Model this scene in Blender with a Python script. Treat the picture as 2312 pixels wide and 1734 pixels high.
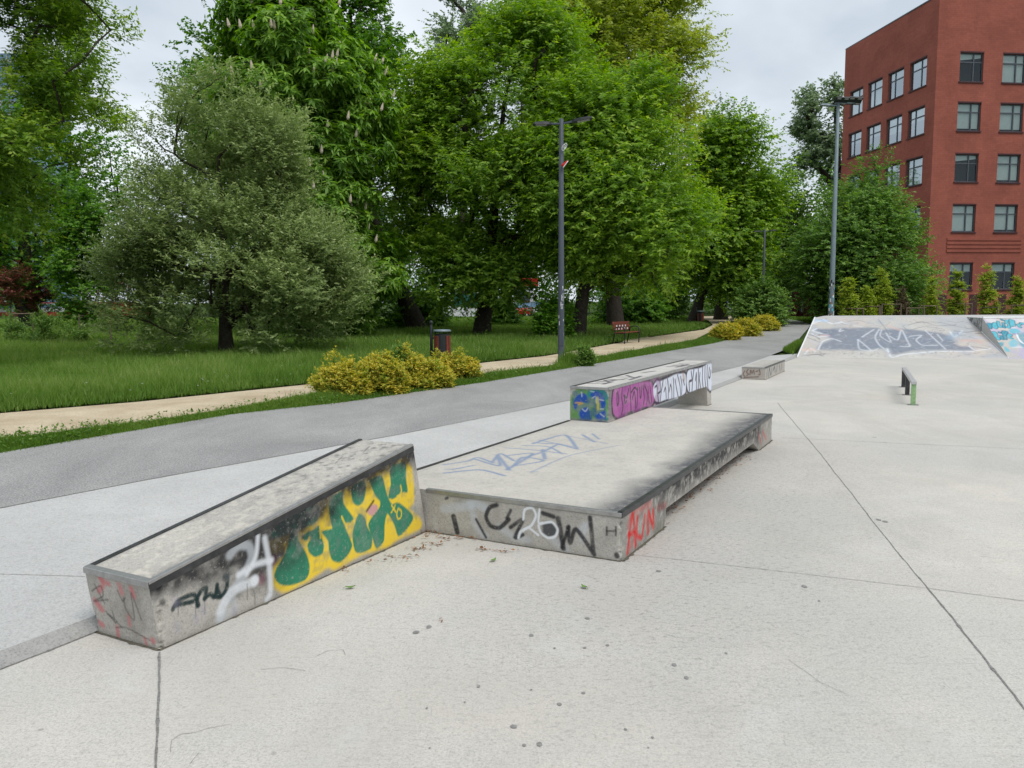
import bpy, math, random
import numpy as np
from mathutils import Matrix, Vector
for o in list(bpy.data.objects): bpy.data.objects.remove(o, do_unlink=True)
sc = bpy.context.scene
COL = sc.collection
rad = math.radians

# ------------------------------------------------------------------ camera
FPX, PITCH, ROLL, EYE = 1824.9, .1026, -.0052, 1.6        # focal length in photo pixels (2312 wide)
_cp, _sp, _cr, _sr = math.cos(PITCH), math.sin(PITCH), math.cos(ROLL), math.sin(ROLL)
FWD = np.array([0, _cp, -_sp]); _u = np.array([0, _sp, _cp]); _r = np.array([1., 0, 0])
RGT = _cr*_r + _sr*_u; UPV = -_sr*_r + _cr*_u
cam = bpy.data.cameras.new('camera'); cam.sensor_width = 36; cam.lens = FPX*36/2312
cam.clip_start = .05; cam.clip_end = 3000
camo = bpy.data.objects.new('camera', cam); COL.objects.link(camo)
camo.matrix_world = Matrix([[RGT[0], UPV[0], -FWD[0], 0], [RGT[1], UPV[1], -FWD[1], 0],
                            [RGT[2], UPV[2], -FWD[2], EYE], [0, 0, 0, 1]])
sc.camera = camo

# ------------------------------------------------------------------ sky, sun, exposure
SUN_EL, SUN_AZ = rad(60), rad(138)      # high soft sun behind cloud, from the right
w = bpy.data.worlds.new('World'); sc.world = w; w.use_nodes = True
nt = w.node_tree; nt.nodes.clear()
def wn(t): return nt.nodes.new(t)
sky = wn('ShaderNodeTexSky'); sky.sky_type = 'NISHITA'; sky.sun_disc = False
sky.sun_elevation = SUN_EL; sky.sun_rotation = SUN_AZ; sky.air_density = 1.5; sky.dust_density = 3
tc = wn('ShaderNodeTexCoord'); sep = wn('ShaderNodeSeparateXYZ'); nt.links.new(tc.outputs['Generated'], sep.inputs[0])
# clouds: project the direction on a flat cloud deck
mz = wn('ShaderNodeMath'); mz.operation = 'MAXIMUM'; mz.inputs[1].default_value = .02; nt.links.new(sep.outputs[2], mz.inputs[0])
az = wn('ShaderNodeMath'); az.operation = 'ADD'; az.inputs[1].default_value = .18; nt.links.new(mz.outputs[0], az.inputs[0])
dx = wn('ShaderNodeMath'); dx.operation = 'DIVIDE'; nt.links.new(sep.outputs[0], dx.inputs[0]); nt.links.new(az.outputs[0], dx.inputs[1])
dy = wn('ShaderNodeMath'); dy.operation = 'DIVIDE'; nt.links.new(sep.outputs[1], dy.inputs[0]); nt.links.new(az.outputs[0], dy.inputs[1])
cmb = wn('ShaderNodeCombineXYZ'); nt.links.new(dx.outputs[0], cmb.inputs[0]); nt.links.new(dy.outputs[0], cmb.inputs[1])
nz = wn('ShaderNodeTexNoise'); nz.inputs['Scale'].default_value = .95; nz.inputs['Detail'].default_value = 5; nz.inputs['Roughness'].default_value = .5
nz.inputs['Distortion'].default_value = .4
nt.links.new(cmb.outputs[0], nz.inputs['Vector'])
rmp = wn('ShaderNodeValToRGB'); rmp.color_ramp.elements[0].position = .38; rmp.color_ramp.elements[1].position = .64
rmp.color_ramp.elements[0].color = (4.9, 5.5, 6.2, 1); rmp.color_ramp.elements[1].color = (8.0, 8.45, 8.9, 1)
nt.links.new(nz.outputs['Fac'], rmp.inputs[0])
mx = wn('ShaderNodeMixRGB'); mx.inputs[0].default_value = .92
nt.links.new(sky.outputs[0], mx.inputs[1]); nt.links.new(rmp.outputs[0], mx.inputs[2])
bg = wn('ShaderNodeBackground'); bg.inputs[1].default_value = .1; nt.links.new(mx.outputs[0], bg.inputs[0])
wo = wn('ShaderNodeOutputWorld'); nt.links.new(bg.outputs[0], wo.inputs[0])
sun = bpy.data.lights.new('sun', 'SUN'); sun.energy = 1.5; sun.angle = rad(30); sun.color = (1, .97, .92)
suno = bpy.data.objects.new('sun', sun); COL.objects.link(suno)
sd = Vector((math.sin(SUN_AZ)*math.cos(SUN_EL), math.cos(SUN_AZ)*math.cos(SUN_EL), math.sin(SUN_EL)))
suno.rotation_euler = sd.to_track_quat('Z', 'Y').to_euler()
sc.view_settings.view_transform = 'Standard'; sc.view_settings.look = 'None'
sc.view_settings.exposure = 0.36; sc.view_settings.gamma = 1; sc.view_settings.use_curve_mapping = False
sc.render.engine = 'CYCLES'
cy = sc.cycles
cy.max_bounces = 7; cy.diffuse_bounces = 4; cy.glossy_bounces = 3; cy.transmission_bounces = 4; cy.transparent_max_bounces = 8
cy.use_denoising = True
try: cy.denoiser = 'OPENIMAGEDENOISE'; cy.denoising_input_passes = 'RGB_ALBEDO_NORMAL'
except Exception: pass

# ------------------------------------------------------------------ survey helpers (photo pixel -> place)
K = 2312/2212                      # layout notes use a 2212 px wide copy of the photo
def ray(x, y): return FWD*FPX + RGT*(x-1156) - UPV*(y-867)
def G(x, y, z=0.):                 # point of the level z seen at a pixel
    d = ray(x*K, y*K); return np.array([0, 0, EYE]) + d*((z-EYE)/d[2])
def atY(x, y, Y):
    d = ray(x*K, y*K); return np.array([0, 0, EYE]) + d*(Y/d[1])
def on_plane(x, y, P, n):          # source pixels
    d = ray(x, y); o = np.array([0, 0, EYE]); return o + d*(((np.asarray(P)-o)@n)/(d@n))
LV = .05                           # level of everything beyond the skate floor

# ------------------------------------------------------------------ object helpers
def tag(o, label=None, cat=None, group=None, kind=None):
    if label: o['label'] = label
    if cat: o['category'] = cat
    if group: o['group'] = group
    if kind: o['kind'] = kind
    return o
def empty(name, loc, label, cat, group=None, rz=0.):
    o = bpy.data.objects.new(name, None); COL.objects.link(o); o.location = loc; o.rotation_euler = (0, 0, rz)
    o.empty_display_size = .2
    return tag(o, label, cat, group)
def link(name, me, mat=None, parent=None, smooth=False):
    o = bpy.data.objects.new(name, me); COL.objects.link(o)
    if mat is not None:
        me.materials.clear(); me.materials.append(mat)
    if parent is not None: o.parent = parent
    if smooth: me.shade_smooth()
    return o
def copy_tree(o, parent=None):
    c = o.copy(); COL.objects.link(c)
    if parent is not None: c.parent = parent
    for ch in o.children: copy_tree(ch, c)
    return c
class MB:
    def __init__(s): s.v = []; s.f = []
    def add(s, vs, fs):
        n = len(s.v); s.v += [tuple(map(float, p)) for p in vs]; s.f += [tuple(i+n for i in f) for f in fs]; return s
    def box(s, x0, x1, y0, y1, z0, z1, bev=0., M=None):
        if bev <= 0:
            v = [(x0,y0,z0),(x1,y0,z0),(x1,y1,z0),(x0,y1,z0),(x0,y0,z1),(x1,y0,z1),(x1,y1,z1),(x0,y1,z1)]
            f = [(0,3,2,1),(4,5,6,7),(0,1,5,4),(1,2,6,5),(2,3,7,6),(3,0,4,7)]
        else:
            import bmesh
            bm = bmesh.new(); bmesh.ops.create_cube(bm, size=1)
            for p in bm.verts: p.co = Vector(((x0+x1)/2+p.co.x*(x1-x0), (y0+y1)/2+p.co.y*(y1-y0), (z0+z1)/2+p.co.z*(z1-z0)))
            bmesh.ops.bevel(bm, geom=list(bm.edges), offset=bev, segments=2, affect='EDGES', profile=.6)
            bm.verts.index_update(); v = [tuple(p.co) for p in bm.verts]; f = [tuple(q.index for q in t.verts) for t in bm.faces]; bm.free()
        if M is not None: v = [tuple(M @ Vector(p)) for p in v]
        return s.add(v, f)
    def prism(s, poly, z0, z1):       # poly in xy
        n = len(poly)
        v = [(p[0], p[1], z0) for p in poly] + [(p[0], p[1], z1) for p in poly]
        return s.add(v, [tuple(range(n))[::-1], tuple(range(n, 2*n))] + [(i, (i+1) % n, (i+1) % n+n, i+n) for i in range(n)])
    def loft(s, rings, cap=True):     # rings of equal vertex count
        n = len(rings[0]); v = [p for r in rings for p in r]; f = []
        for k in range(len(rings)-1):
            for i in range(n): f.append((k*n+i, k*n+(i+1) % n, (k+1)*n+(i+1) % n, (k+1)*n+i))
        if cap: f += [tuple(range(n))[::-1], tuple((len(rings)-1)*n+i for i in range(n))]
        return s.add(v, f)
    def tube(s, pts, r, n=8, cap=True):
        pts = [np.asarray(p, float) for p in pts]; rs = r if hasattr(r, '__len__') else [r]*len(pts); rings = []
        up = np.array([.31, .17, .93])
        for i, p in enumerate(pts):
            d = pts[min(i+1, len(pts)-1)] - pts[max(i-1, 0)]; d = d/(np.linalg.norm(d)+1e-9)
            a = np.cross(d, up); 
            if np.linalg.norm(a) < .1: a = np.cross(d, [1, 0, 0])
            a /= np.linalg.norm(a); b = np.cross(d, a)
            rings.append([tuple(p + rs[i]*(math.cos(t)*a + math.sin(t)*b)) for t in np.arange(n)*2*math.pi/n])
        return s.loft(rings, cap)
    def lathe(s, prof, n=16, c=(0, 0)):
        return s.loft([[(c[0]+r*math.cos(t), c[1]+r*math.sin(t), z) for t in np.arange(n)*2*math.pi/n] for r, z in prof])
    def build(s, name, mat, parent=None, smooth=False):
        me = bpy.data.meshes.new(name); me.from_pydata(s.v, [], s.f); me.update()
        return link(name, me, mat, parent, smooth)
def fast_mesh(name, V, Q, attrs=None):     # V (N,3), Q (M,k)
    me = bpy.data.meshes.new(name); V = np.ascontiguousarray(V, np.float32); Q = np.ascontiguousarray(Q, np.int32); m, k = Q.shape
    me.vertices.add(len(V)); me.vertices.foreach_set('co', V.ravel())
    me.loops.add(m*k); me.loops.foreach_set('vertex_index', Q.ravel())
    me.polygons.add(m); me.polygons.foreach_set('loop_start', np.arange(m, dtype=np.int32)*k)
    me.update(calc_edges=True)
    for n, (typ, dom, arr) in (attrs or {}).items():
        a = me.attributes.new(n, typ, dom); a.data.foreach_set('color' if 'COLOR' in typ else 'value', np.ascontiguousarray(arr, np.float32).ravel())
    return me

# ------------------------------------------------------------------ materials
def lin(c): return tuple(((x/255+.055)/1.055)**2.4 if x > 10 else x/255/12.92 for x in c)
def hexl(*c, g=1.): return tuple(min(.85, x*g) for x in lin(c)) + (1,)
class NT:
    def __init__(s, name):
        s.m = bpy.data.materials.new(name); s.m.use_nodes = True; s.t = s.m.node_tree; s.t.nodes.clear()
        s.out = s.t.nodes.new('ShaderNodeOutputMaterial')
    def n(s, t, **kw):
        x = s.t.nodes.new('ShaderNode'+t)
        for k, v in kw.items():
            if k.startswith('i_'):
                key = k[2:]; key = int(key) if key.isdigit() else key.replace('_', ' ')
                x.inputs[key].default_value = v
            else: setattr(x, k, v)
        return x
    def l(s, a, b): s.t.links.new(a, b)
    def noise(s, vec, scale, det=4, rough=.6, dist=0.):
        x = s.n('TexNoise'); x.inputs['Scale'].default_value = scale; x.inputs['Detail'].default_value = det
        x.inputs['Roughness'].default_value = rough; x.inputs['Distortion'].default_value = dist
        if vec is not None: s.l(vec, x.inputs['Vector'])
        return x.outputs['Fac']
    def vor(s, vec, scale, feat='F1'):
        x = s.n('TexVoronoi', feature=feat); x.inputs['Scale'].default_value = scale; s.l(vec, x.inputs['Vector']); return x
    def ramp(s, fac, stops):
        x = s.n('ValToRGB'); e = x.color_ramp.elements
        while len(e) < len(stops): e.new(.5)
        for i, (p, c) in enumerate(stops): e[i].position = p; e[i].color = c if hasattr(c, '__len__') else (c, c, c, 1)
        s.l(fac, x.inputs[0]); return x.outputs[0]
    def mix(s, fac, a, b, mode='MIX'):
        x = s.n('MixRGB', blend_type=mode)
        for i, q in ((0, fac), (1, a), (2, b)):
            if hasattr(q, 'is_linked') or hasattr(q, 'links'): s.l(q, x.inputs[i])
            else: x.inputs[i].default_value = q if i == 0 else (tuple(q) if len(q) == 4 else tuple(q)+(1,))
        return x.outputs[0]
    def math(s, op, a, b=0.):
        x = s.n('Math', operation=op)
        for i, q in ((0, a), (1, b)):
            if hasattr(q, 'links'): s.l(q, x.inputs[i])
            else: x.inputs[i].default_value = q
        return x.outputs[0]
    def pos(s): return s.n('TexCoord').outputs['Object']
    def mapped(s, vec, scale=(1, 1, 1), rot=(0, 0, 0)):
        x = s.n('Mapping'); x.inputs['Scale'].default_value = scale; x.inputs['Rotation'].default_value = rot; s.l(vec, x.inputs[0]); return x.outputs[0]
    def bump(s, h, st=.3, d=.01):
        x = s.n('Bump'); x.inputs['Strength'].default_value = st; x.inputs['Distance'].default_value = d; s.l(h, x.inputs['Height']); return x.outputs[0]
    def fin(s, col, rough=.8, spec=.3, metal=0., bump=None):
        p = s.n('BsdfPrincipled')
        for key, q in (('Base Color', col), ('Roughness', rough), ('Metallic', metal), ('Specular IOR Level', spec)):
            if hasattr(q, 'links'): s.l(q, p.inputs[key])
            else: p.inputs[key].default_value = q
        if bump is not None: s.l(bump, p.inputs['Normal'])
        s.l(p.outputs[0], s.out.inputs[0]); s.p = p; return s.m
def concrete(name, base, rough_px=1., paint=False, spots=False, dark=.82, pit=True, warm=None):
    m = NT(name); P = m.pos()
    big = m.noise(P, .45, 3, .55, .6); mid = m.noise(P, 3.2, 5, .62, .4); fine = m.noise(P, 95, 3, .75); fine2 = m.noise(P, 34, 2, .7)
    c = m.mix(m.ramp(big, [(.36, 0.), (.66, 1.)]), tuple(x*.885 for x in base), tuple(min(1, x*1.06) for x in (warm or base)))
    c = m.mix(m.ramp(mid, [(.33, .55), (.62, 0.)]), c, tuple(x*dark for x in base))
    c = m.mix(1., c, m.ramp(fine, [(.3, .70), (.48, 1.), (.72, 1.16)]), 'MULTIPLY')
    c = m.mix(1., c, m.ramp(fine2, [(.28, .84), (.45, 1.), (.75, 1.05)]), 'MULTIPLY')
    h = m.math('ADD', fine, m.math('MULTIPLY', mid, .6))
    if pit:
        v = m.vor(P, 42); pk = m.ramp(v.outputs['Distance'], [(.06, 1.), (.16, 0.)])
        gate = m.ramp(m.noise(P, 2.3, 3), [(.5, 0.), (.64, 1.)])
        c = m.mix(m.math('MULTIPLY', m.math('MULTIPLY', pk, gate), .55), c, (.09, .085, .08, 1))
    if spots:
        # trodden gum, scuffs, brushed streaks
        v = m.vor(P, 1.9); d = m.math('ADD', v.outputs['Distance'], m.math('MULTIPLY', m.noise(P, 22, 2), .03))
        sel = m.n('SeparateColor'); m.l(v.outputs['Color'], sel.inputs[0])
        rr = m.math('MULTIPLY', m.math('POWER', sel.outputs[0], 3.), .062)
        k = m.math('LESS_THAN', d, m.math('ADD', rr, .006))
        c = m.mix(m.math('MULTIPLY', k, .55), c, (.15, .145, .14, 1))
        v2 = m.vor(m.mapped(P, (1, 1, 1), (0, 0, .7)), 6.5); d2 = m.math('ADD', v2.outputs['Distance'], m.math('MULTIPLY', m.noise(P, 40, 2), .05))
        s2 = m.n('SeparateColor'); m.l(v2.outputs['Color'], s2.inputs[0])
        k2 = m.math('LESS_THAN', d2, m.math('MULTIPLY', m.math('POWER', s2.outputs[1], 4.), .12))
        c = m.mix(m.math('MULTIPLY', k2, .4), c, (.17, .16, .15, 1))
        st = m.noise(m.mapped(P, (1.2, 26, 1), (0, 0, .25)), 2.2, 3, .7)
        c = m.mix(m.ramp(st, [(.30, .22), (.42, 0.)]), c, (.24, .23, .22, 1))
        st2 = m.noise(m.mapped(P, (16, 2.2, 1), (0, 0, -.6)), 3.5, 2, .7)
        c = m.mix(m.ramp(st2, [(.26, .34), (.34, 0.)]), c, (.2, .195, .19, 1))
        # pale cement smears and warm dusty patches
        sm = m.noise(P, 1.15, 5, .6, 1.6)
        c = m.mix(m.ramp(sm, [(.56, 0.), (.72, .26)]), c, (.60, .60, .60, 1))
        wm = m.noise(m.mapped(P, (1, 1, 1), (.0, .0, 1.1)), .7, 3, .5, .8)
        c = m.mix(m.ramp(wm, [(.52, 0.), (.70, .35)]), c, (.47, .43, .37, 1))
        
        # scuffed, wheel-marked ground along the grinding side and in front of the pad (s away, t to the left)
        sx_ = m.n('SeparateXYZ'); m.l(P, sx_.inputs[0])
        s_ = m.math('ADD', m.math('MULTIPLY', m.math('SUBTRACT', sx_.outputs[0], .6676), .4724), m.math('MULTIPLY', m.math('SUBTRACT', sx_.outputs[1], 4.8389), .8814))
        t_ = m.math('ADD', m.math('MULTIPLY', m.math('SUBTRACT', sx_.outputs[0], .6676), -.8814), m.math('MULTIPLY', m.math('SUBTRACT', sx_.outputs[1], 4.8389), .4724))
        wob = m.math('MULTIPLY', m.math('SUBTRACT', m.noise(P, 1.4, 4, .65), .5), 1.6)
        dt = m.math('ABSOLUTE', m.math('ADD', m.math('ADD', t_, .35), wob)); ds = m.math('ABSOLUTE', m.math('ADD', m.math('SUBTRACT', s_, 1.6), wob))
        mk = m.math('MULTIPLY', m.ramp(m.math('DIVIDE', dt, 1.5), [(.25, 1.), (1., 0.)]), m.ramp(m.math('DIVIDE', ds, 4.5), [(.5, 1.), (1., 0.)]))
        c = m.mix(m.math('MULTIPLY', mk, .24), c, (.25, .24, .225, 1))
        sp = m.noise(m.mapped(P, (1., 2.2, 1), (0, 0, .5)), 24, 3, .8); c = m.mix(m.math('MULTIPLY', m.ramp(sp, [(.54, 0.), (.66, .75)]), m.math('ADD', m.math('MULTIPLY', mk, .7), .08)), c, (.15, .145, .14, 1))
        gr = m.noise(P, 210, 2, .8); c = m.mix(1., c, m.ramp(gr, [(.3, .86), (.5, 1.), (.75, 1.08)]), 'MULTIPLY')
        ws = m.noise(m.mapped(P, (1., .45, 1), (0, 0, -.5)), .9, 5, .62, .6); c = m.mix(m.ramp(ws, [(.50, 0.), (.62, .20), (.66, .05)]), c, (.33, .315, .285, 1))
    if paint:
        a = m.n('Attribute', attribute_name='paint')
        wear = m.ramp(m.noise(P, 55, 4, .75), [(.30, .45), (.42, 1.)])
        wear2 = m.ramp(m.noise(P, 7, 3, .7), [(.3, .72), (.5, 1.)])
        al = m.math('MULTIPLY', m.math('MULTIPLY', a.outputs['Alpha'], wear), wear2)
        c = m.mix(al, c, a.outputs['Color'])
    return m.fin(c, .86, .25, 0, m.bump(h, .35, .006*rough_px))
def plain(name, c, rough=.5, metal=0., spec=.4, var=.12, scale=6., bump=0.):
    m = NT(name); P = m.pos(); n = m.noise(P, scale, 5, .65)
    col = m.mix(m.ramp(n, [(.3, 0.), (.7, 1.)]), tuple(x*(1-var) for x in c[:3])+(1,), tuple(min(1, x*(1+var)) for x in c[:3])+(1,))
    return m.fin(col, rough, spec, metal, m.bump(n, bump, .01) if bump else None)
M = {}
M['floor'] = concrete('floor_concrete', (.555, .535, .495), spots=True, dark=.88, warm=(.55, .515, .46))
M['apron'] = concrete('apron_concrete', (.50, .495, .48), spots=False, dark=.88, pit=False)
M['block'] = concrete('block_concrete', (.47, .445, .40), 2., paint=True, dark=.74)
M['ramp'] = concrete('bank_concrete', (.50, .485, .455), 1., paint=True, dark=.9, pit=False)
M['kerb'] = concrete('kerb_concrete', (.36, .355, .34), dark=.8)
def steel():
    m = NT('worn_steel_edge'); P = m.pos()
    n = m.noise(m.mapped(P, (2, 2, 2)), 9, 5, .7)
    c = m.mix(m.ramp(n, [(.3, 0.), (.7, 1.)]), (.30, .295, .285, 1), (.46, .455, .45, 1))
    return m.fin(c, m.ramp(n, [(.3, .5), (.7, .3)]), .5, .75, m.bump(n, .1, .003))
M['steel'] = steel()
M['waxed'] = plain('waxed_black_steel', (.045, .045, .047), .38, .35, .5, .5, 14)
def asphalt():
    m = NT('fine_asphalt'); P = m.pos()
    f = m.noise(P, 75, 2, .8); v = m.vor(P, 55); b = m.noise(m.mapped(P, (1, .4, 1), (0, 0, .55)), .7, 5, .65, .6)
    c = m.mix(m.ramp(b, [(.32, 0.), (.68, 1.)]), (.265, .262, .257, 1), (.375, .368, .357, 1))
    c = m.mix(1., c, m.ramp(f, [(.28, .55), (.5, 1.), (.72, 1.45)]), 'MULTIPLY')
    c = m.mix(1., c, m.ramp(v.outputs['Distance'], [(.1, 1.12), (.7, .86)]), 'MULTIPLY')
    dl = m.noise(m.mapped(P, (1, 1, 1), (0, 0, .4)), 1.6, 4, .7); c = m.mix(m.ramp(dl, [(.56, 0.), (.72, .3)]), c, (.40, .385, .35, 1))
    return m.fin(c, .9, .2, 0, m.bump(f, .5, .006))
M['asphalt'] = asphalt()
def sand():
    m = NT('trodden_sand'); P = m.pos(); f = m.noise(P, 45, 4, .8); b = m.noise(P, 1.1, 5, .6)
    c = m.mix(m.ramp(b, [(.34, 0.), (.66, 1.)]), (.43, .345, .235, 1), (.58, .49, .355, 1))
    c = m.mix(1., c, m.ramp(f, [(.3, .72), (.5, 1.), (.7, 1.16)]), 'MULTIPLY')
    return m.fin(c, .95, .1, 0, m.bump(f, .5, .01))
M['sand'] = sand()
def soil():
    m = NT('turf_soil'); P = m.pos(); f = m.noise(P, 9, 5, .75); b = m.noise(P, .25, 3)
    c = m.mix(m.ramp(f, [(.35, 0.), (.65, 1.)]), (.022, .038, .010, 1), (.055, .095, .02, 1))
    c = m.mix(m.ramp(b, [(.4, 0.), (.65, .45)]), c, (.06, .085, .022, 1))
    return m.fin(c, .95, .05, 0, m.bump(f, .6, .05))
M['soil'] = soil()
def leafmat(name, lo, hi, tip=None, trans=.35, gloss=.35):
    """leaf colour varies leaf by leaf and shoot by shoot (attribute tint 0..1)"""
    m = NT(name); a = m.n('Attribute', attribute_name='tint')
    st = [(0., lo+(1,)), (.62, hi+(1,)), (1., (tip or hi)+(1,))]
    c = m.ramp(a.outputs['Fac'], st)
    p = m.n('BsdfPrincipled', i_Roughness=.5); p.inputs['Specular IOR Level'].default_value = gloss; m.l(c, p.inputs['Base Color'])
    t = m.n('BsdfTranslucent'); hs = m.n('HueSaturation', i_Saturation=1.15, i_Value=1.25); m.l(c, hs.inputs['Color']); m.l(hs.outputs[0], t.inputs[0])
    x = m.n('MixShader'); x.inputs[0].default_value = trans; m.l(p.outputs[0], x.inputs[1]); m.l(t.outputs[0], x.inputs[2]); m.l(x.outputs[0], m.out.inputs[0])
    return m.m
M['bark'] = plain('rough_bark', (.055, .046, .037), .95, 0, .1, .5, 9, .8)
M['bark_grey'] = plain('grey_bark', (.09, .08, .068), .95, 0, .1, .45, 9, .8)
M['lamp_grey'] = plain('lamp_pole_paint', (.060, .072, .090), .55, .0, .4, .12, 8)
M['lamp_blue'] = plain('galvanised_pole_paint', (.155, .205, .225), .45, .15, .5, .15, 8)
M['dark'] = plain('dark_metal', (.02, .024, .026), .5, .2)
M['led'] = plain('lamp_lens', (.35, .36, .36), .3)
M['white'] = plain('white_paint', (.72, .73, .74), .5, 0, .3, .08)
M['stake'] = plain('weathered_stake', (.17, .135, .095), .9, 0, .1, .3, 14)
M['slat'] = plain('red_brown_slats', (.16, .038, .022), .65, 0, .3, .35, 18)
M['red'] = plain('red_plastic', (.52, .03, .022), .5, 0, .3, .2)
M['yellow'] = plain('yellow_plastic', (.6, .42, .03), .5)
M['green_board'] = plain('green_board', (.02, .11, .08), .6)
M['rail_green'] = plain('pale_green_paint', (.27, .43, .21), .55, 0, .3, .25, 30)
M['rubber'] = plain('black_rubber', (.015, .015, .016), .8)
def brickwall(name, c1, c2, mortar, sx=1.8):
    m = NT(name); P = m.pos(); s = m.n('SeparateXYZ'); m.l(P, s.inputs[0])
    cb = m.n('CombineXYZ'); m.l(m.math('ADD', s.outputs[0], s.outputs[1]), cb.inputs[0]); m.l(s.outputs[2], cb.inputs[1])
    b = m.n('TexBrick'); m.l(cb.outputs[0], b.inputs['Vector'])
    b.inputs['Color1'].default_value = c1; b.inputs['Color2'].default_value = c2; b.inputs['Mortar'].default_value = mortar
    b.inputs['Scale'].default_value = 1; b.inputs['Brick Width'].default_value = .25*sx; b.inputs['Row Height'].default_value = .078*sx; b.inputs['Mortar Size'].default_value = .006
    n = m.noise(P, .35, 4, .6, .3); c = m.mix(1., b.outputs[0], m.ramp(n, [(.3, .82), (.7, 1.14)]), 'MULTIPLY')
    sn = m.noise(m.mapped(P, (1.2, 1.2, .07)), 1.3, 4, .65); c = m.mix(m.ramp(sn, [(.55, 0.), (.75, .28)]), c, (.20, .075, .06, 1)); n2 = m.noise(P, 5, 4, .7); c = m.mix(1., c, m.ramp(n2, [(.3, .90), (.7, 1.08)]), 'MULTIPLY')
    return m.fin(c, .85, .2, 0, m.bump(n2, .1, .01))
M['red_wall'] = brickwall('red_clinker_wall', (.37, .112, .080, 1), (.33, .099, .072, 1), (.24, .08, .062, 1))
M['fence_brick'] = brickwall('dark_red_brick', (.075, .018, .018, 1), (.06, .014, .015, 1), (.05, .02, .02, 1))
M['frame'] = plain('dark_window_frame', (.075, .09, .108), .5, .1)
M['sillred'] = plain('dark_red_trim', (.06, .018, .022), .6)
def glass(name, col, fac):
    m = NT(name); g = m.n('BsdfGlossy', i_Roughness=.03); g.inputs[0].default_value = (.5, .56, .60, 1)
    t = m.n('BsdfTransparent'); t.inputs[0].default_value = col
    fr = m.n('Fresnel', i_IOR=1.5); f = m.math('ADD', m.math('MULTIPLY', fr.outputs[0], .7), fac)
    x = m.n('MixShader'); m.l(f, x.inputs[0]); m.l(t.outputs[0], x.inputs[1]); m.l(g.outputs[0], x.inputs[2]); m.l(x.outputs[0], m.out.inputs[0]); return m.m
M['glass'] = glass('window_glass', (.84, .91, .90, 1), .05)
M['tower_glass'] = plain('blue_curtain_glass', (.11, .20, .29), .15, .3, .8, .3, .1)
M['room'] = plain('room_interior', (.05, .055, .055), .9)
M['blind'] = plain('fabric_blind', (.74, .77, .75), .8, 0, .2, .06)
M['beige'] = plain('grey_render', (.30, .28, .26), .85)

# ------------------------------------------------------------------ ground and paths
A = np.array([.4724, .8814, 0]); B = np.array([-.8814, .4724, 0]); O = np.array([.6676, 4.8389, 0])
def P(s, t, z=0.): return O + A*s + B*t + np.array([0, 0, z])      # skate-block axes: s away, t to the left
TE = 1.9                                                           # left edge line of the skate floor
def sheet(name, poly, z, mat):
    import bmesh
    bm = bmesh.new(); vs = [bm.verts.new((p[0], p[1], z)) for p in poly]; f = bm.faces.new(vs)
    if f.normal.z < 0: f.normal_flip()
    bmesh.ops.triangulate(bm, faces=[f]); me = bpy.data.meshes.new(name); bm.to_mesh(me); bm.free()
    return tag(link(name, me, mat), kind='structure')
far = 900
tag(MB().add([(-far, -far, -.02), (far, -far, -.02), (far, far, -.02), (-far, far, -.02)], [(0, 1, 2, 3)]).build('ground', M['soil']), kind='structure')
e0, e1 = P(-12, TE), P(19.6, TE)
RBL, RBR = np.array([7.90, 22.34, 0]), np.array([13.20, 21.41, 0])
RTL, RTR = np.array([9.13, 24.41, 1.05]), np.array([13.46, 23.98, 1.05])
sheet('skate_floor', [e0, P(19.85, TE), (8.3, 22.9), (9.1, 24.3), (24, 26), (40, 24), (40, -8), (-2, -8)], 0., M['floor'])
# low battered step up to the apron
MB().add([P(-12, TE, -.001), P(19.7, TE, -.001), P(19.7, TE+.08, LV), P(-12, TE+.08, LV)], [(0, 1, 2, 3)]).build('floor_step', M['kerb'])['kind'] = 'structure'
AE = [G(x, y, LV) for x, y in [(-900, 1255), (0, 1098), (300, 1040), (861, 939), (1230, 865), (1538, 806), (1600, 791), (1664, 768)]]
ap = [P(-12, TE+.08), P(19.7, TE+.08)] + AE[::-1]
sheet('apron', ap, LV, M['apron'])
PT = [G(x, y, LV) for x, y in [(-900, 1120), (0, 978), (500, 895), (750, 868), (1050, 825), (1260, 790), (1540, 742), (1640, 717), (1680, 702), (1690, 690)]]
PR = [G(x, y, LV) for x, y in [(1664, 768), (1692, 757), (1722, 737), (1745, 710), (1752, 700), (1725, 691), (1694, 688.5)]]
sheet('asphalt_path', AE[:-1] + PR + PT[::-1], LV+.002, M['asphalt'])
SL = [G(x, y, LV) for x, y in [(-700, 1026), (0, 949), (300, 913), (640, 861), (1040, 810), (1180, 793), (1280, 773), (1500, 734), (1545, 711), (1592, 692), (1602, 681)]]
SU = [G(x, y, LV) for x, y in [(-700, 945), (0, 893), (300, 868), (690, 828), (1050, 783), (1180, 769), (1280, 751), (1400, 729), (1520, 712), (1540, 702), (1530, 692), (1500, 684)]]
sheet('sand_path', SL + SU[::-1], LV+.002, M['sand'])
sheet('bench_pad', [G(x, y, LV) for x, y in [(1345, 739), (1405, 731), (1400, 727), (1350, 732)]], LV+.006, M['sand'])
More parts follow.
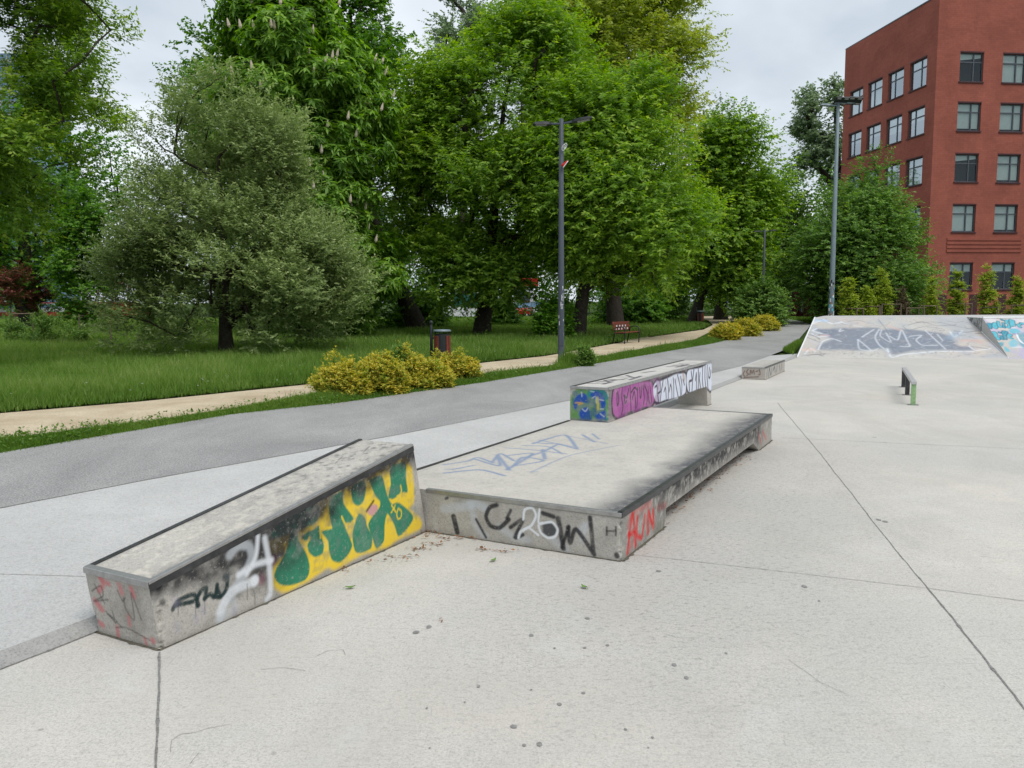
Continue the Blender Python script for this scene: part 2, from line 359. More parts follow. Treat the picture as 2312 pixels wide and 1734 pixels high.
# lawn sheets: verge between the paths, and the meadow beyond
sheet('verge_turf', [p for p in PT[:-1]] + SL[:-1][::-1], LV-.004, M['soil'])
mead = list(SU) + [G(1560, 681, LV), (60, 140), (-180, 140), (-60, 8)]
sheet('meadow_turf', mead, LV-.004, M['soil'])
VPOLY, MPOLY = [p[:2] for p in PT[:-2]] + [p[:2] for p in SL[:-2][::-1]], [p[:2] for p in mead]
RPOLY = [G(x, y, LV)[:2] for x, y in [(1690, 757), (1722, 737), (1735, 737)]] + [np.array([7.75, 22.3]), np.array([8.0, 22.9])]
RG2 = [G(x, y, LV)[:2] for x, y in [(1697, 687), (1760, 701), (1900, 700), (1900, 684)]]
tag(MB().prism(RPOLY, -.015, LV-.02).build('ramp_verge', M['soil']), kind='structure')
# floor joints: narrow ragged strips let into the slab
rngj = np.random.default_rng(5)
def joint(p, q, wdt, name='slab_joint', z0=0.):
    p, q = np.asarray(p)[:2], np.asarray(q)[:2]; n = max(2, int(np.linalg.norm(q-p)/.03)); d = (q-p)/np.linalg.norm(q-p); nn = np.array([-d[1], d[0]])
    vs = []; fs = []; wob = np.cumsum(rngj.normal(0, .0009, n+1)); wob -= np.linspace(0, wob[-1], n+1)
    for i in range(n+1):
        c = p + (q-p)*i/n + nn*wob[i]; h = wdt*(.5+.35*rngj.random()) * (1.9 if rngj.random() < .06 else 1)
        vs += [tuple(c+nn*h)+(z0+.003,), tuple(c-nn*h)+(z0+.003,)]
        if i: fs.append((2*i-2, 2*i-1, 2*i+1, 2*i))
    MB().add(vs, fs).build(name, M['joint'])['kind'] = 'structure'
M['joint'] = plain('joint_grit', (.21, .205, .195), .95, 0, .1, .4, 60)
joint(G(345, 1409), G(331, 1760), .0065)
joint(G(1370, 1199), G(2003, 1271), .0025); joint(G(2003, 1271), G(2300, 1310), .003)
joint(G(1680, 870), G(2003, 1270), .0035); joint(G(2003, 1270), G(2330, 1680), .006)
joint(G(1690, 946), G(2300, 974), .004)
joint(G(-60, 1239, LV), G(184, 1246, LV), .003, 'apron_joint', LV)

def crack(pts, wdt, name='crack', z0=0.):
    for a, b in zip(pts[:-1], pts[1:]): joint(a, b, wdt, name, z0)
gs = lambda pts: [G(x/K, y/K) for x, y in pts]
for pl in ([(385,1700),(388,1672),(410,1658),(440,1655),(470,1645),(520,1636)], [(715,1482),(740,1470),(775,1468),(780,1480)], [(590,1512),(640,1508),(690,1515)], [(1500,1432),(1530,1440),(1580,1442)], [(1792,1430),(1806,1435),(1820,1442)], [(2210,1256),(2280,1264)], [(430,1725),(450,1700)], [(1780,1490),(1850,1540),(1915,1570)]): crack(gs(pl), .0012)
for a, b in zip(AE[:-1], AE[1:]): joint(a, b, .006, 'edge_joint', LV+.001)
joint(P(-12, TE-.005), P(19.6, TE-.005), .007, 'step_joint')
M['contact'] = plain('contact_shade', (.12, .11, .085), .95, 0, .1, .5, 40)  # dark brown for strips that paint contact shade where blocks meet the floor
_jm, M['joint'] = M['joint'], M['contact']
for a, b, w_ in (((-2.19, 1.44), (0, 1.44), .014), ((-2.19, 1.9), (-2.19, 1.44), .012), ((-.004, 1.44), (-.004, 0), .016), ((0, -.006), (.87, -.006), .018), ((4.15, -.006), (4.87, -.006), .016), ((7.53, 1.43), (7.77, 1.43), .012), ((11.98, 1.435), (14.2, 1.435), .01), ((11.975, 1.9), (11.975, 1.44), .01)): joint(P(*a), P(*b), w_, 'contact_shade_line')
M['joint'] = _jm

gum = MB(); rg = np.random.default_rng(8)
for x, y, rr_ in [(385,630,22),(465,597,20),(775,970,13),(995,1220,22),(1060,1337,14),(1155,1330,21),(1280,1080,17),(1430,1010,13),(1438,728,11),(452,1105,9),(1692,1238,12),(1860,1288,11),(690,1068,7),(1455,543,18),(1105,650,17),(1900,248,16),(1835,1352,7),(470,1355,7),(1105,990,7),(1250,730,9),(1580,712,12)]:
    c = G((800+x*.3617)/K, (1200+y*.3617)/K); R_ = rr_*.3617*c[1]/FPX*.95; a0 = rg.uniform(0, 6)
    gum.add([(c[0]+R_*(1+.12*rg.normal())*math.cos(a0+t)*1.0, c[1]+R_*1.3*(1+.1*rg.normal())*math.sin(a0+t), .0025) for t in np.arange(11)*2*math.pi/11], [tuple(range(11))])
for x, y, rr_ in [(962,545,11),(992,553,12),(628,845,12),(45,1197,12),(98,1255,12),(277,1145,7),(695,910,6)]:
    c = G((1500+x*.5027)/K, (900+y*.5027)/K); R_ = rr_*.5027*c[1]/FPX*.95
    gum.add([(c[0]+R_*(1+.1*rg.normal())*math.cos(t), c[1]+R_*1.5*(1+.1*rg.normal())*math.sin(t), .0025) for t in np.arange(11)*2*math.pi/11], [tuple(range(11))])
M['gum'] = plain('trodden_gum', (.235, .23, .22), .9, 0, .1, .25, 50)
tag(gum.build('gum_spots', M['gum']), kind='structure')
# ------------------------------------------------------------------ painted concrete faces
class Face:
    """a dense grid on a quad (c00,c10,c11,c01); graffiti is sprayed on as colour per vertex"""
    def __init__(s, c00, c10, c11, c01, res):
        c = [np.asarray(q, float) for q in (c00, c10, c11, c01)]
        s.nu = max(1, int(np.linalg.norm(c[1]-c[0])/res)); s.nv = max(1, int(np.linalg.norm(c[3]-c[0])/res))
        u, v = np.meshgrid(np.linspace(0, 1, s.nu+1), np.linspace(0, 1, s.nv+1)); u = u.ravel()[:, None]; v = v.ravel()[:, None]
        s.u, s.v = u[:, 0], v[:, 0]
        s.V = c[0]*(1-u)*(1-v) + c[1]*u*(1-v) + c[2]*u*v + c[3]*(1-u)*v
        s.P0 = c[0]; s.ex = (c[1]-c[0])/np.linalg.norm(c[1]-c[0]); n = np.cross(s.ex, c[3]-c[0]); s.n = n/np.linalg.norm(n); s.ey = np.cross(s.n, s.ex)
        s.q = np.stack([(s.V-s.P0)@s.ex, (s.V-s.P0)@s.ey], 1)
        s.rgb = np.full((len(s.V), 3), .4); s.a = np.zeros(len(s.V)); s.sc = None
    def img(s, ox, oy, k): s.sc = (ox, oy, k); return s
    def pt(s, p):
        ox, oy, k = s.sc; w_ = on_plane(ox+p[0]*k, oy+p[1]*k, s.P0, s.n); return np.array([(w_-s.P0)@s.ex, (w_-s.P0)@s.ey])
    def lay(s, al, col):
        na = al + s.a*(1-al); k = np.where(na > 1e-6, al/np.maximum(na, 1e-6), 0)[:, None]
        s.rgb = s.rgb*(1-k) + np.asarray(col[:3])*k; s.a = na
    def stroke(s, pts, wd, col, al=1., soft=.006, px=True):
        soft = soft*.7
        p = [s.pt(x) if px else np.asarray(x, float) for x in pts]; d = np.full(len(s.V), 9.)
        p = p*2 if len(p) == 1 else crom(p)
        for a, b in zip(p[:-1], p[1:]):
            ab = b-a; t = np.clip(((s.q-a)@ab)/(ab@ab+1e-12), 0, 1); d = np.minimum(d, np.linalg.norm(s.q-a-t[:, None]*ab, axis=1))
        s.lay(al*np.clip((wd/2+soft-d)/(2*soft), 0, 1), col); return s
    def poly(s, pts, col, al=1., soft=.006, px=True):
        p = crom([s.pt(x) if px else np.asarray(x, float) for x in pts], True, 4); d = np.full(len(s.V), 9.); ins = np.zeros(len(s.V), bool)
        for a, b in zip(p, p[1:]+p[:1]):
            ab = b-a; t = np.clip(((s.q-a)@ab)/(ab@ab+1e-12), 0, 1); d = np.minimum(d, np.linalg.norm(s.q-a-t[:, None]*ab, axis=1))
            if abs(b[1]-a[1]) > 1e-9:
                c = ((a[1] > s.q[:, 1]) != (b[1] > s.q[:, 1])) & (s.q[:, 0] < (b[0]-a[0])*(s.q[:, 1]-a[1])/(b[1]-a[1])+a[0]); ins ^= c
        sd_ = np.where(ins, d, -d); s.lay(al*np.clip((sd_+soft)/(2*soft), 0, 1), col); return s
    def field(s, f, col): s.lay(np.clip(f, 0, 1), col); return s
def crom(p, closed=False, k=5):
    p = [np.asarray(q, float) for q in p]; n = len(p)
    if n < 3: return p
    g = (lambda i: p[i % n]) if closed else (lambda i: p[min(max(i, 0), n-1)]); out = []
    for i in range(n if closed else n-1):
        a, b, c, d = g(i-1), g(i), g(i+1), g(i+2)
        for j in range(k):
            t = j/k; out.append(.5*(2*b+(c-a)*t*.8+(2*a-5*b+4*c-d)*t*t*.8+(3*b-a-3*c+d)*t**3*.8 + (c-b)*.4*(t*0) ) if False else b+(c-a)*.38*(t-2*t*t+t**3)+(c-b)*(3*t*t-2*t**3)+(d-b)*.38*(t**3-t*t))
    if not closed: out.append(p[-1])
    return out
_rng = np.random.default_rng(11)
def vnoise(q, sc, seed=0):          # cheap smooth value noise on 2-D points
    r = np.random.default_rng(seed); T = r.random((64, 64)); x = q*sc; i = np.floor(x).astype(int); f = x-i; f = f*f*(3-2*f)
    g = lambda a, b: T[(i[:, 0]+a) % 64, (i[:, 1]+b) % 64]
    return (g(0,0)*(1-f[:,0])+g(1,0)*f[:,0])*(1-f[:,1]) + (g(0,1)*(1-f[:,0])+g(1,1)*f[:,0])*f[:,1]
def fbm(q, sc, seed=0): return .55*vnoise(q, sc, seed)+.3*vnoise(q, sc*2.1, seed+1)+.15*vnoise(q, sc*4.3, seed+2)
def faces_mesh(name, faces, parent, mat, corners=()):
    V = []; Q = []; C = []; n = 0
    for f in faces:
        i = np.arange((f.nu+1)*(f.nv+1)).reshape(f.nv+1, f.nu+1); q = np.stack([i[:-1, :-1], i[:-1, 1:], i[1:, 1:], i[1:, :-1]], -1).reshape(-1, 4)
        v = f.V.copy()
        for (cx, cy, ix, iy, amp) in corners:      # worn, chipped vertical arrises
            d = np.hypot(v[:, 0]-cx, v[:, 1]-cy); nn = fbm(np.stack([v[:, 2]*1., np.full(len(v), cx)], 1), 38, 3); k = np.clip(1-d/.03, 0, 1)**1.5*amp*(.3+1.4*np.clip(nn-.35, 0, 1)*2)
            v[:, 0] += ix*k; v[:, 1] += iy*k
        V.append(v); Q.append(q+n); n += len(v); C.append(np.concatenate([f.rgb, f.a[:, None]], 1))
    V = np.concatenate(V); org = np.array(parent.location) if parent is not None else 0
    me = fast_mesh(name, V-org, np.concatenate(Q), {'paint': ('FLOAT_COLOR', 'POINT', np.concatenate(C))})
    return link(name, me, mat, parent)
def pc(*c, g=1.08): return hexl(*c, g=g)[:3]
BLK, WHT = (.022, .022, .024), (.68, .70, .73)

# ---- kicker ledge -------------------------------------------------------------
KT0, KT1, KL, KU, KZ0, KZ1, KS = 1.443, 1.9, 2.227, 2.183, .337, .639, .145
kick = empty('kicker_ledge', tuple(P(-1.1, 1.67)), 'sloping concrete launch ledge with steel edges and a green and yellow letter piece', 'skate ledge')
front = Face(P(-KU, KT0), P(-.002, KT0), P(-KS, KT0, KZ1-.002), P(-KL, KT0, KZ0-.002), .0062).img(150, 950, .38427)
YEL, GRN, DGR = pc(226, 193, 45), pc(28, 120, 96), (.012, .03, .03)
fq = front.q; top_d = (1-front.v)
front.field((fbm(fq, 7, 21)-.52)*1.6, (.20, .19, .175))
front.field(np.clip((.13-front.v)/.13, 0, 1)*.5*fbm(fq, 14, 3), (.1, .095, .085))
blk = np.clip(1.75-(top_d/(.17+.36*np.exp(-((front.u-.34)/.20)**2)))+(fbm(fq, 9, 8)-.5)*1.5, 0, 1)*np.clip(.5+fbm(fq, 17, 7)*1.1, 0, 1)
front.img(600, 1000, .35714)
yel = [(10,635),(60,600),(150,575),(200,545),(330,470),(320,380),(400,335),(480,295),(620,235),(730,160),(790,140),(885,90),(908,135),(925,160),(940,300),(935,380),(915,420),(962,460),(987,500),(972,548),(840,612),(780,655),(700,685),(640,702),(560,735),(440,805),(390,795),(270,875),(150,940),(90,942),(42,900),(33,830),(60,760),(130,690),(42,695)]
front.poly(yel, YEL, .95, .014)
for g in [[(30,595),(70,520),(200,440),(330,392),(337,470),(300,515),(200,550),(150,572),(60,605)],
          [(157,572),(196,562),(212,620),(257,700),(277,770),(272,830),(242,872),(150,902),(85,892),(55,847),(66,795),(122,700)],
          [(232,588),(335,518),(352,590),(368,650),(357,702),(310,722),(273,690),(263,640),(287,602),(250,620)],
          [(398,380),(430,328),(487,305),(492,380),(552,470),(552,503),(498,512),(532,600),(547,650),(522,705),(470,755),(420,742),(400,680),(393,620),(353,560),(412,540),(405,470)],
          [(543,280),(620,238),(632,300),(617,372),(580,397),(550,372)],
          [(588,448),(626,470),(642,530),(672,590),(667,662),(620,692),(570,692),(553,640),(548,580),(560,520)],
          [(660,238),(732,205),(760,300),(776,350),(800,388),(842,378),(917,440),(932,480),(900,535),(840,592),(813,520),(770,448),(752,520),(747,620),(700,668),(670,590),(648,520),(670,470),(717,410),(722,370),(690,330)],
          [(788,150),(882,125),(887,220),(897,312),(860,312),(820,350),(774,347),(790,260)]]:
    front.poly(g, GRN, .97, .004)
for a_ in [[(480,465),(510,522),(557,492)], [(342,515),(346,600)], [(405,495),(416,540)], [(852,268),(857,312),(818,352)], [(203,558),(290,545),(340,508)], [(275,595),(262,635),(235,620)]]: front.stroke(a_, .012, YEL, .95, .004)
front.field(np.clip((fbm(fq, 16, 40)-.56)*4, 0, .8)*(front.u > .42)*(front.u < .98)*np.clip(1.4-abs(front.v-.45)*2, 0, 1)*.55, (.16, .20, .17))
front.poly([(638,432),(670,392),(702,392),(707,422),(670,462)], pc(190, 140, 150), .9, .006); front.stroke([(637,432),(682,366)], .018, BLK, .85)
for a_ in ([(795,393),(822,437)], [(818,398),(793,442)], [(836,415),(857,430),(856,466),(836,479),(828,450),(838,414)]): front.stroke(a_, .011, YEL, .95, .004)
front.img(150, 950, .38427)
front.poly([(1195,800),(1240,785),(1225,840),(1190,850)], pc(190, 90, 110), .9, .008); front.poly([(1110,930),(1150,880),(1170,930),(1150,965)], pc(170, 110, 125), .7, .012)
front.field(blk*.95, BLK)
WS = (.50, .53, .56)
for a_, w_, al in [([(960,790),(1010,735),(1070,735),(1088,800),(1045,900),(980,990),(925,1080),(905,1165)], .05, .62), ([(905,1120),(965,1010),(1105,940)], .05, .75),
               ([(1125,680),(1112,800),(1060,900)], .028, .85), ([(1165,690),(1190,830),(1200,1000),(1180,1050)], .036, .75), ([(1010,905),(1110,845),(1205,820)], .034, .85), ([(1105,940)], .06, .9), ([(900,1160),(985,1100),(960,1010)], .05, .4)]:
    front.stroke(a_, w_, WS if al < .7 else WHT, al, .014)
for a_ in ([(625,1108),(660,1055),(750,1022),(772,1088)], [(652,1082),(745,1062)], [(776,1085),(768,1050),(790,1000),(822,985),(812,1045)], [(812,1045),(845,1020),(872,1035),(886,965)], [(868,1032),(905,1035),(940,990),(946,930)], [(885,985),(905,1035)]):
    front.stroke(a_, .024, DGR, .97, .006)
front.stroke([(938,915)], .05, (.05, .06, .065), .9, .01); front.stroke([(565,1068)], .035, BLK, .8, .012)
for x, y0_, y1_ in [(656,1085,1150),(758,1085,1160),(1062,960,1050),(1106,1010,1080),(812,1050,1130)]: front.stroke([(x, y0_), (x+2, y1_)], .006, BLK, .6, .004)
for x, y in [(640,1050),(760,1150),(650,1200),(985,1105),(800,1100)]: front.stroke([(x, y), (x+6, y+30)], .03, (.30, .27, .36), .35, .02)
end = Face(P(-KU, KT1), P(-KU, KT0), P(-KL, KT0, KZ0-.002), P(-KL, KT1, KZ0-.002), .007).img(150, 950, .38427)
end.field((fbm(end.q, 9, 31)-.5)*1.5, (.22, .205, .18))
for a_, w_ in [([(190,905),(215,960),(190,1000)], .03), ([(200,930),(250,960)], .025), ([(310,965),(325,1010)], .03), ([(380,985),(395,1030)], .03), ([(170,1060),(205,1105)], .04), ([(300,1215),(305,1265)], .025), ([(508,1292)], .035), ([(185,1180),(215,1200)], .03), ([(460,1280),(470,1310)], .02), ([(365,1150),(372,1200)], .018)]:
    end.stroke(a_, w_, pc(190, 110, 112), .75, .012)
for a_ in [[(150,1000),(200,970),(215,1030),(160,1060),(245,1050)], [(165,960),(225,1075)], [(230,1120),(300,1180),(240,1135),(330,1215)], [(335,1040),(350,1110),(400,1170),(380,1010),(440,1170)], [(300,1000),(330,1060),(345,1040)], [(250,1140),(290,1190),(270,1120)], [(290,1215),(355,1218),(490,1290)]]:
    end.stroke(a_, .008, (.07, .065, .065), .75, .005)
hi = Face(P(-.002, KT0), P(-.002, KT1), P(-KS, KT1, KZ1-.002), P(-KS, KT0, KZ1-.002), .03)
back = Face(P(0, KT1), P(-KU, KT1), P(-KL, KT1, KZ0-.002), P(-KS, KT1, KZ1-.002), .03)
c0 = P(-KU, KT0); dgn = (A+B)/math.sqrt(2)
faces_mesh('body', [front, end, hi, back], kick, M['block'], [(c0[0], c0[1], dgn[0], dgn[1], .022), (*P(-KU, KT1)[:2], *((A-B)/1.414)[:2], .02)])
topf = Face(P(-KL, KT0, KZ0-.002), P(-KS, KT0, KZ1-.002), P(-KS, KT1, KZ1-.002), P(-KL, KT1, KZ0-.002), .008)
tn = fbm(topf.q, 18, 50)
topf.field(np.clip(.9-topf.v/.22, 0, 1)*np.clip(tn*1.7-.1, 0, 1)*.8, (.075, .08, .085)); topf.field(np.clip((topf.v-.86)/.14, 0, 1)*np.clip(tn*1.5, 0, 1)*.5, (.1, .1, .1))
topf.field(np.clip((topf.u-.25)/.5, 0, 1)*np.clip((fbm(topf.q, 26, 55)-.52)*3, 0, .7), (.12, .12, .125))
topf.img(150, 950, .38427)
for a_ in [[(1560,235),(1640,215)], [(1700,180),(1820,160)], [(1580,250),(1620,210)], [(1740,190),(1780,150)]]: topf.stroke(a_, .012, (.07, .07, .075), .6, .006)
topf.field(np.clip((fbm(topf.q, 30, 57)-.5)*2, 0, .5)*(1-topf.u*.5), (.66, .62, .53))
faces_mesh('top_slab', [topf], kick, M['block'])
def edge_strip(name, parent, p0, p1, inward, down, wt, wd, mat, th=.004):
    """steel angle along an arris: top leg wt wide, side leg wd deep"""
    p0, p1 = np.asarray(p0), np.asarray(p1); iw = np.asarray(inward); dn = np.asarray(down); up = -dn; out = -iw
    mb = MB()
    for a_, b_ in (((p0, p1),)):
        q = [[e+out*th+up*th, e+iw*wt+up*th, e+iw*wt-up*.001, e+iw*.001-up*.001, e+iw*.001+dn*wd, e+out*th+dn*wd] for e in (a_, b_)]
        mb.loft([[tuple(x-np.array(parent.location)) for x in r_] for r_ in q])
    o = mb.build(name, mat, parent); m_ = o.modifiers.new('b', 'BEVEL'); m_.width = .0022; m_.segments = 2; return o
Z = np.array([0, 0, 1.])
ksl = P(-KS, 0, KZ1)-P(-KL, 0, KZ0); ksl /= np.linalg.norm(ksl); kup = np.cross(ksl, -B); kup = kup if kup[2] > 0 else -kup
edge_strip('steel_edge', kick, P(-KL, KT0, KZ0), P(-KS, KT0, KZ1), B, -kup, .022, .012, M['steel'])
edge_strip('steel_edge', kick, P(-KL, KT1, KZ0), P(-KS, KT1, KZ1), -B, -kup, .03, .018, M['waxed'])
edge_strip('steel_edge', kick, P(-KL-.003, KT1+.002, KZ0), P(-KL-.003, KT0-.004, KZ0), ksl, -Z, .032, .026, M['steel'])
edge_strip('waxed_edge', kick, P(-KL, KT0-.001, KZ0)-kup*.013, P(-KS+.006, KT0-.001, KZ1)-kup*.013, B*.05, -kup, .02, .034, M['waxed'], .003)

# ---- manual pad ---------------------------------------------------------------
PW, PL, PH = 1.886, 4.87, .30
pad = empty('manual_pad', tuple(P(2.4, .95)), 'low wide concrete manual pad with blackened right edge and blue tag on top', 'manual pad')
r2 = (900, 780, .40687)
pf = Face(P(0, PW), P(0, 0), P(0, 0, PH-.003), P(0, PW, PH-.003), .0055).img(*r2)
pf.field((fbm(pf.q, 8, 61)-.5)*1.5, (.27, .25, .22))
for a_, w_, al in [([(250,905),(330,900),(420,880),(480,900)], .06, .55), ([(400,880),(430,1000),(480,1060)], .05, .45), ([(200,960),(210,1020)], .03, .35), ([(560,1010),(640,1060),(720,1080)], .05, .4), ([(860,1080),(930,1130)], .05, .35), ([(1000,1030),(1040,990),(1020,1080)], .03, .5)]:
    pf.stroke(a_, w_, (.56, .60, .66), al, .02)
for a_, w_ in [([(545,885),(505,900),(485,950),(510,1000),(560,1012),(612,965)], .03), ([(600,960),(622,915)], .022), ([(620,1010),(690,965),(645,1065),(690,1050)], .026), ([(885,960),(900,1040),(915,1125)], .035), ([(905,1120),(945,1005)], .024), ([(940,1010),(952,1095),(985,1020),(1085,1160)], .030), ([(1062,955),(1082,1150)], .03), ([(305,950),(325,1035)], .04), ([(430,965),(485,1065)], .02), ([(262,850),(272,845)], .02), ([(1155,1008),(1155,1052)], .012), ([(1205,1008),(1205,1052)], .012), ([(1155,1030),(1205,1030)], .01), ([(1212,1165)], .04), ([(860,950),(830,940),(800,930)], .03)]:
    pf.stroke(a_, w_, (.022, .022, .026), .92, .008)
pf.poly([(800,985),(850,980),(878,1020),(868,1055),(830,1062),(800,1040)], (.05, .055, .065), .9, .01)
for a_, w_ in [([(692,965),(700,912),(742,902),(762,945),(735,1000),(680,1030),(665,1068)], .018), ([(690,1030),(720,1012),(775,1052)], .016), ([(782,908),(776,985),(800,985)], .016), ([(785,990),(850,980),(882,1020),(870,1058),(830,1068),(790,1040),(776,1000)], .017)]:
    pf.stroke(a_, w_, (.74, .76, .79), .95, .005)
pf.stroke([(280,832),(480,850),(700,880),(1000,920),(1240,955)], .022, (.12, .115, .1), .55, .012)
def under(s): return np.interp(s, [0, .865, .90, 3.85, 4.15, PL], [0, 0, .125, .125, 0, 0])
sgrid = np.unique(np.concatenate([np.arange(0, PL, .012), [.865, .895, 3.85, 4.15, PL]]))
def side_face(t, flip, ztop, under_f, sg, nv=24):
    f = Face(P(sg[0], t), P(sg[-1], t), P(sg[-1], t, ztop), P(sg[0], t, ztop), .5)
    v = np.linspace(0, 1, nv+1); S, Vv = np.meshgrid(sg, v); zb = under_f(S); f.nu, f.nv = len(sg)-1, nv; f.u = ((S-sg[0])/(sg[-1]-sg[0])).ravel(); f.v = Vv.ravel()
    f.V = np.stack([*(O[i]+A[i]*S.ravel()+B[i]*t for i in (0, 1)), (zb+(ztop-zb)*Vv).ravel()], 1)
    f.q = np.stack([(f.V-f.P0)@f.ex, (f.V-f.P0)@f.ey], 1); f.rgb = np.full((len(f.V), 3), .4); f.a = np.zeros(len(f.V)); return f
ps = side_face(0, 0, PH-.003, under, sgrid).img(*r2)
ps.field((fbm(ps.q, 9, 71)-.5)*1.4, (.25, .235, .21))
ps.stroke([(1440,900),(1480,885)], .05, pc(190, 50, 50), .5, .02)
wax = np.clip(.35+1.1*ps.v*np.clip((ps.q[:, 0]-.35)/.9, 0, 1), 0, 1)*np.clip(fbm(ps.q, 26, 72)*2.6-.35, 0, 1)*np.clip((PL-.35-ps.q[:, 0])/.5, .3, 1)
ps.field(np.clip(wax, 0, .93), (.022, .022, .025)); ps.field(np.clip((ps.v-.86)/.14, 0, 1)*.85*np.clip(ps.q[:, 0]/.6, .25, 1), BLK)
for a_ in [[(1270,1150),(1298,935),(1316,1110)], [(1275,1050),(1312,1035)], [(1326,955),(1322,1050),(1350,1062),(1366,945)], [(1384,1040),(1386,925),(1414,1010),(1412,915)]]:
    ps.stroke(a_, .04, pc(190, 38, 38), .9, .012)
for a_ in [[(1275,1000),(1300,930),(1400,880)], [(1280,1130),(1300,1090)], [(2000,500),(2010,540)], [(2020,480),(2040,520)]]: ps.stroke(a_, .05, pc(180, 55, 52), .45, .03)
ps.field(np.clip((.12-ps.V[:, 2])/.1, 0, 1)*(ps.q[:, 0] > .6)*(ps.q[:, 0] < .95)*.4*fbm(ps.q, 20, 9), (.09, .10, .04))
ps2 = side_face(PW, 1, PH-.003, lambda s: s*0, np.linspace(0, PL, 12), 2)
pe = Face(P(PL, 0), P(PL, PW), P(PL, PW, PH-.003), P(PL, 0, PH-.003), .1)
# soffit of the hollowed right side
so = []
for s0, s1 in ((.865, .9), (.9, 3.85), (3.85, 4.15)):
    so.append(Face(P(s0, .0, float(under(s0))), P(s0, .55, float(under(s0))), P(s1, .55, float(under(s1))), P(s1, 0, float(under(s1))), .15))
so.append(Face(P(.88, .55, 0), P(4.1, .55, 0), P(3.9, .55, .13), P(.9, .55, .13), .2))
cA = P(0, 0)
faces_mesh('body', [pf, ps, ps2, pe]+so, pad, M['block'], [(cA[0], cA[1], *((A+B)/1.414)[:2], .02), (*P(PL, 0)[:2], *((B-A)/1.414)[:2], .012)])
pt_ = Face(P(0, 0, PH-.003), P(PL, 0, PH-.003), P(PL, PW, PH-.003), P(0, PW, PH-.003), .014).img(*r2)
tq = pt_.q; tt = tq[:, 1]; ss = tq[:, 0]
pt_.field(np.full(len(tt), .55)*np.clip(fbm(tq, 5, 80)+.25, 0, 1), (.60, .565, .50))
bandw = .41*np.clip(.55+.9*fbm(tq*[1, .0], 1.2, 83), .4, 1.3)*np.interp(ss, [0, .5, 2, 4, PL], [.8, 1., 1., .95, .85])
k = np.clip(1-tt/bandw, 0, 1)**1.25*np.clip(.72+.7*(fbm(tq*[1, 2.2], 6, 84)), 0, 1.2)
pt_.field(np.clip(k*1.15, 0, .93), (.075, .08, .088))
pt_.field(np.clip((tt-1.80)/.1, 0, 1)*.45*fbm(tq, 12, 85), (.12, .115, .10)); pt_.field(np.clip((fbm(tq, 40, 87)-.60)*5, 0, .3), (.3, .28, .26))
BT = (.20, .255, .36)
for a_, w_ in [([(250,662),(380,642),(440,622),(525,652)], .03), ([(255,708),(450,690),(585,722)], .036), ([(300,688),(420,665)], .025), ([(430,632),(560,668),(548,608),(615,692)], .03), ([(520,648),(565,600),(640,640)], .028),
               ([(600,690),(745,600),(612,610)], .032), ([(640,668),(805,640),(690,620),(640,668)], .03), ([(590,568),(750,580),(932,602)], .026), ([(800,578),(812,630)], .034), ([(690,555),(830,562),(905,600)], .026),
               ([(745,545),(920,496),(990,572)], .034), ([(752,540),(850,545)], .035), ([(780,525),(965,562),(880,545),(990,575)], .026), ([(1020,495),(1085,535)], .03), ([(1075,490),(1112,520)], .024), ([(930,500),(1160,546)], .016), ([(770,700),(735,702),(790,678),(950,610),(1215,555)], .016), ([(690,625),(800,590),(890,545)], .03), ([(260,690),(350,680)], .02)]:
    pt_.stroke(a_, w_*1.1, BT, .9, .012)
faces_mesh('top_slab', [pt_], pad, M['block'])
edge_strip('steel_edge', pad, P(0, 1.44, PH), P(0, 0, PH), A, -Z, .03, .024, M['steel'])
edge_strip('waxed_edge', pad, P(0, 0, PH), P(PL, 0, PH), B, -Z, .035, .03, M['waxed'])
edge_strip('steel_edge', pad, P(PL, PW, PH), P(PL, 0, PH), -A, -Z, .025, .02, M['steel'])
edge_strip('steel_edge', pad, P(0.15, PW, PH), P(3.4, PW, PH), -B, -Z, .03, .02, M['waxed'])

# ---- long ledge bridging from the pad ------------------------------------------
LS0, LS1, LT0, LT1, LZ = 3.447, 7.765, 1.434, 1.886, .667
led = empty('long_ledge', tuple(P(5.6, 1.66)), 'long concrete ledge with bubble letters, one end on the pad and one on a foot', 'skate ledge')
r5 = (1260, 800, .1763)
def lund(s): return np.interp(s, [LS0, 7.47, 7.535, LS1], [PH+.001, PH+.001, .0, .0])
lsg = np.unique(np.concatenate([np.linspace(LS0, LS1, 420), [7.47, 7.535]]))
ls = side_face(LT0, 0, LZ-.003, lund, lsg, 48).img(*r5)
lq = ls.q
OUT = (.045, .038, .05); PUR, PUR2 = pc(166, 92, 152), pc(138, 74, 132)
ls.field(np.full(len(lq), .82)*(ls.V[:, 2] > .285)*np.clip(ls.v*3+.4, 0, 1), (.15, .14, .15))
r6 = (1280, 815, .28346); ls.img(*r6); W1 = pc(205, 210, 222, g=1.1)
POLS = [([(372,235),(400,205),(440,195),(520,178),(600,168),(680,178),(690,332),(600,372),(500,402),(430,432),(400,448),(370,415),(363,320)], PUR),
        ([(690,200),(715,160),(740,162),(800,138),(860,108),(900,102),(945,108),(947,240),(920,272),(880,288),(800,308),(745,332),(713,327),(690,270)], W1),
        ([(955,110),(968,75),(1000,66),(1060,56),(1100,36),(1130,16),(1156,28),(1158,200),(1142,237),(1120,217),(1060,218),(985,247),(963,232),(953,170)], W1)]
for p_, c_ in POLS: ls.stroke(p_+[p_[0]], .075, OUT, .95, .012)
for p_, c_ in POLS: ls.poly(p_, c_, .96, .010)
ls.field(np.clip((fbm(lq, 6, 92)-.45)*3, 0, .5)*(lq[:, 0] < 1.75), PUR2)
